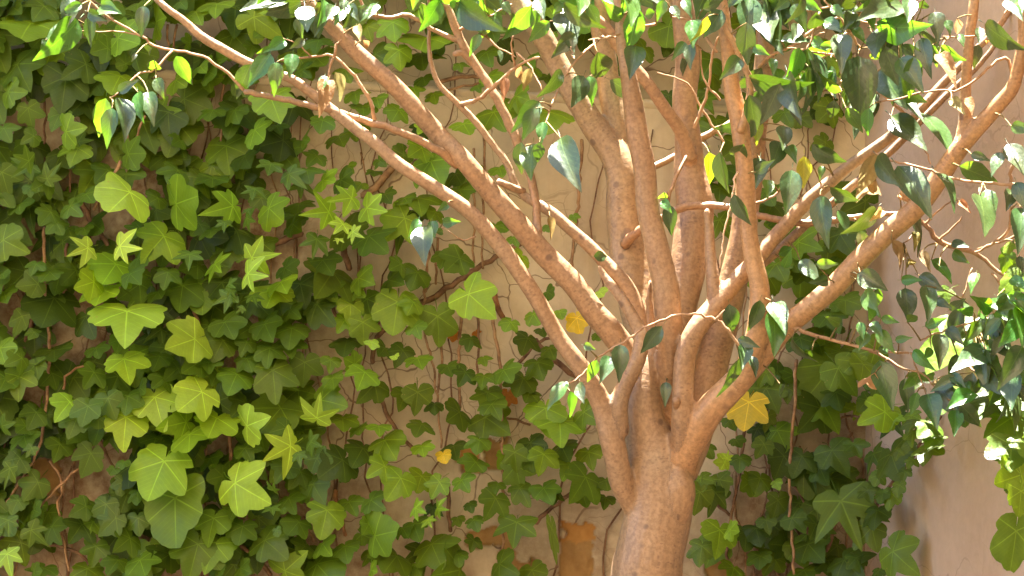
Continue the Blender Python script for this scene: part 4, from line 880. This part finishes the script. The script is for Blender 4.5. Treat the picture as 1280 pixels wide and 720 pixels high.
for _ in range(64):
    bx, by = random.choice([(random.uniform(330, 930), random.uniform(-40, 12)), (random.uniform(1180, 1290), random.uniform(375, 500))]); a = R(random.gauss(0, 50)); L = random.uniform(28, 50)
    FT.append((bx, by, f"0,0,{math.sin(a) * L * 4},{math.cos(a) * L * 4},{L * 4 * random.uniform(.25, .5)},{random.choice('ggbb')}"))
reach_a = np.array(REACH); n_leaf = 0; ALLF = []
for x0, y0, txt in FT:
    for row in txt.replace('\n', ';').split(';'):
        q = row.split(','); bx, by, tx, ty, W = [float(a) / 4 for a in q[:5]]; ALLF.append((bx + x0, by + y0, tx + x0, ty + y0, W, q[5]))
FCOL = {'g': (.038, .080, .022), 'b': (.06, .16, .030), 'y': (.25, .31, .035), 'd': (.36, .255, .115), 'k': (.60, .46, .24), 'o': (.65, .28, .05)}
def cur_reach(): return np.array(REACH)
ALLF.sort(key=lambda q: -math.hypot(q[2] - q[0], q[3] - q[1]))
ra = cur_reach(); extra = []
for (bx, by, tx, ty, W, c) in ALLF:
    d2 = (ra[:, 0] - bx) ** 2 + (ra[:, 1] - by) ** 2 + ((ra[:, 2] < .5) * 14) ** 2; j = d2.argmin(); gap = math.sqrt(((ra[j, :2] - (bx, by)) ** 2).sum()); s = ra[j, 2] + .02 + random.uniform(0, .02) + min(gap, 60) * .0006
    if bx > 1090:                            # keep clear of the side wall
        s = max(s, wall_point(bx, by, .07)[1])
    d = Vector((tx - bx, 0, -(ty - by))); vis = max(d.length, 1); phys = max(vis, min(W / .5, 85)); phys = max(phys, min(30, vis * 1.5))
    th = math.acos(min(vis / phys, 1)); th = min(th, R(65)) * random.choice((1, 1, -1))
    if c in 'gb' and ty > by and random.random() < (.55 if c == 'b' else .5):   # drooping outwards: the upper face is turned to the sky
        th = R(random.uniform(28, 58)); phys = min(vis / math.cos(th), 84)
    dirp = d.normalized(); out = Vector((0, -1, 0)); u = dirp * math.cos(th) + out * math.sin(th); nrm = out * math.cos(th) - dirp * math.sin(th)
    sy = phys * M1(s) * (1.0 if c == 'g' else .95); sx = sy
    roll = math.acos(min(W / (.40 * phys), 1)); sx = sy * (max(1, min(W / (.5 * phys), 1.2)) if c not in 'dko' else .9); roll = min(roll, R(70)) * random.choice((1, -1))
    if nrm.z < -.2 and c != 'd': nrm = nrm
    nrm = Matrix.Rotation(roll, 3, u) @ nrm
    base = P(bx, by, s)
    me = random.choice(DEAD if c in 'dko' else FIC if c == 'g' else FIC_LIT)
    o = link('leaf', me, tree, [a * random.uniform(.8, 1.2) for a in FCOL[c]]); o.matrix_basis = leaf_matrix(base, u, nrm, sx, sy)
    n_leaf += 1
    if gap > 9: extra.append(((bx, by, s), tuple(ra[j])))
TV, TF = [], []
for (b, e) in extra:                         # petioles and fine twiglets that carry the outlying leaves
    p0, p1 = P(*e), P(*b); sag = (p1 - p0).length * .05
    mid = (p0 + p1) / 2 + Vector((random.uniform(-sag, sag), random.uniform(-sag, sag), sag))
    L = [(p0.x, p0.y, p0.z, .0013), (mid.x, mid.y, mid.z, .0010), (p1.x, p1.y, p1.z, .0007)]
    a = catmull(L, .015); v, f = tube(a[:, :3], a[:, 3], 5, 0, 0, False); k = len(TV); TV += [tuple(x) for x in v]; TF += [tuple(i + k for i in q) for q in f]
o = link('twiglets', mesh('twiglets', TV, TF, MAT_TWIG), tree, (.62, .66, .42)); o['kind'] = 'stuff'
# crown above the picture
items = []
tops = [S[i][0][-1] for i in range(1, len(S)) if S[i][0][-1][2] > 1.95]
while len(items) < 260:
    t = random.random(); x = random.uniform(-.75, .95)
    if random.random() > .35 + .65 * (x + .75) / 1.7: continue
    p = Vector((x, random.gauss(-.55, .17), 2.02 + abs(random.gauss(0, .24))))
    if p.y > -.12 or (p - Vector((CX, 0, p.z))).dot(WN) < .08: continue
    u = Vector((random.gauss(0, .6), random.gauss(0, .6), -.7)); nn = Vector((random.gauss(0, .5), random.gauss(-.2, .5), 1))
    L = random.uniform(.045, .085); items.append((random.choice(FIC), leaf_matrix(p, u, nn, L, L)))
o = link('crown', joined('crown', items, MAT_FIC), tree, FCOL['g']); o['kind'] = 'stuff'
print('ficus leaves', n_leaf, 'objects', len(bpy.data.objects))
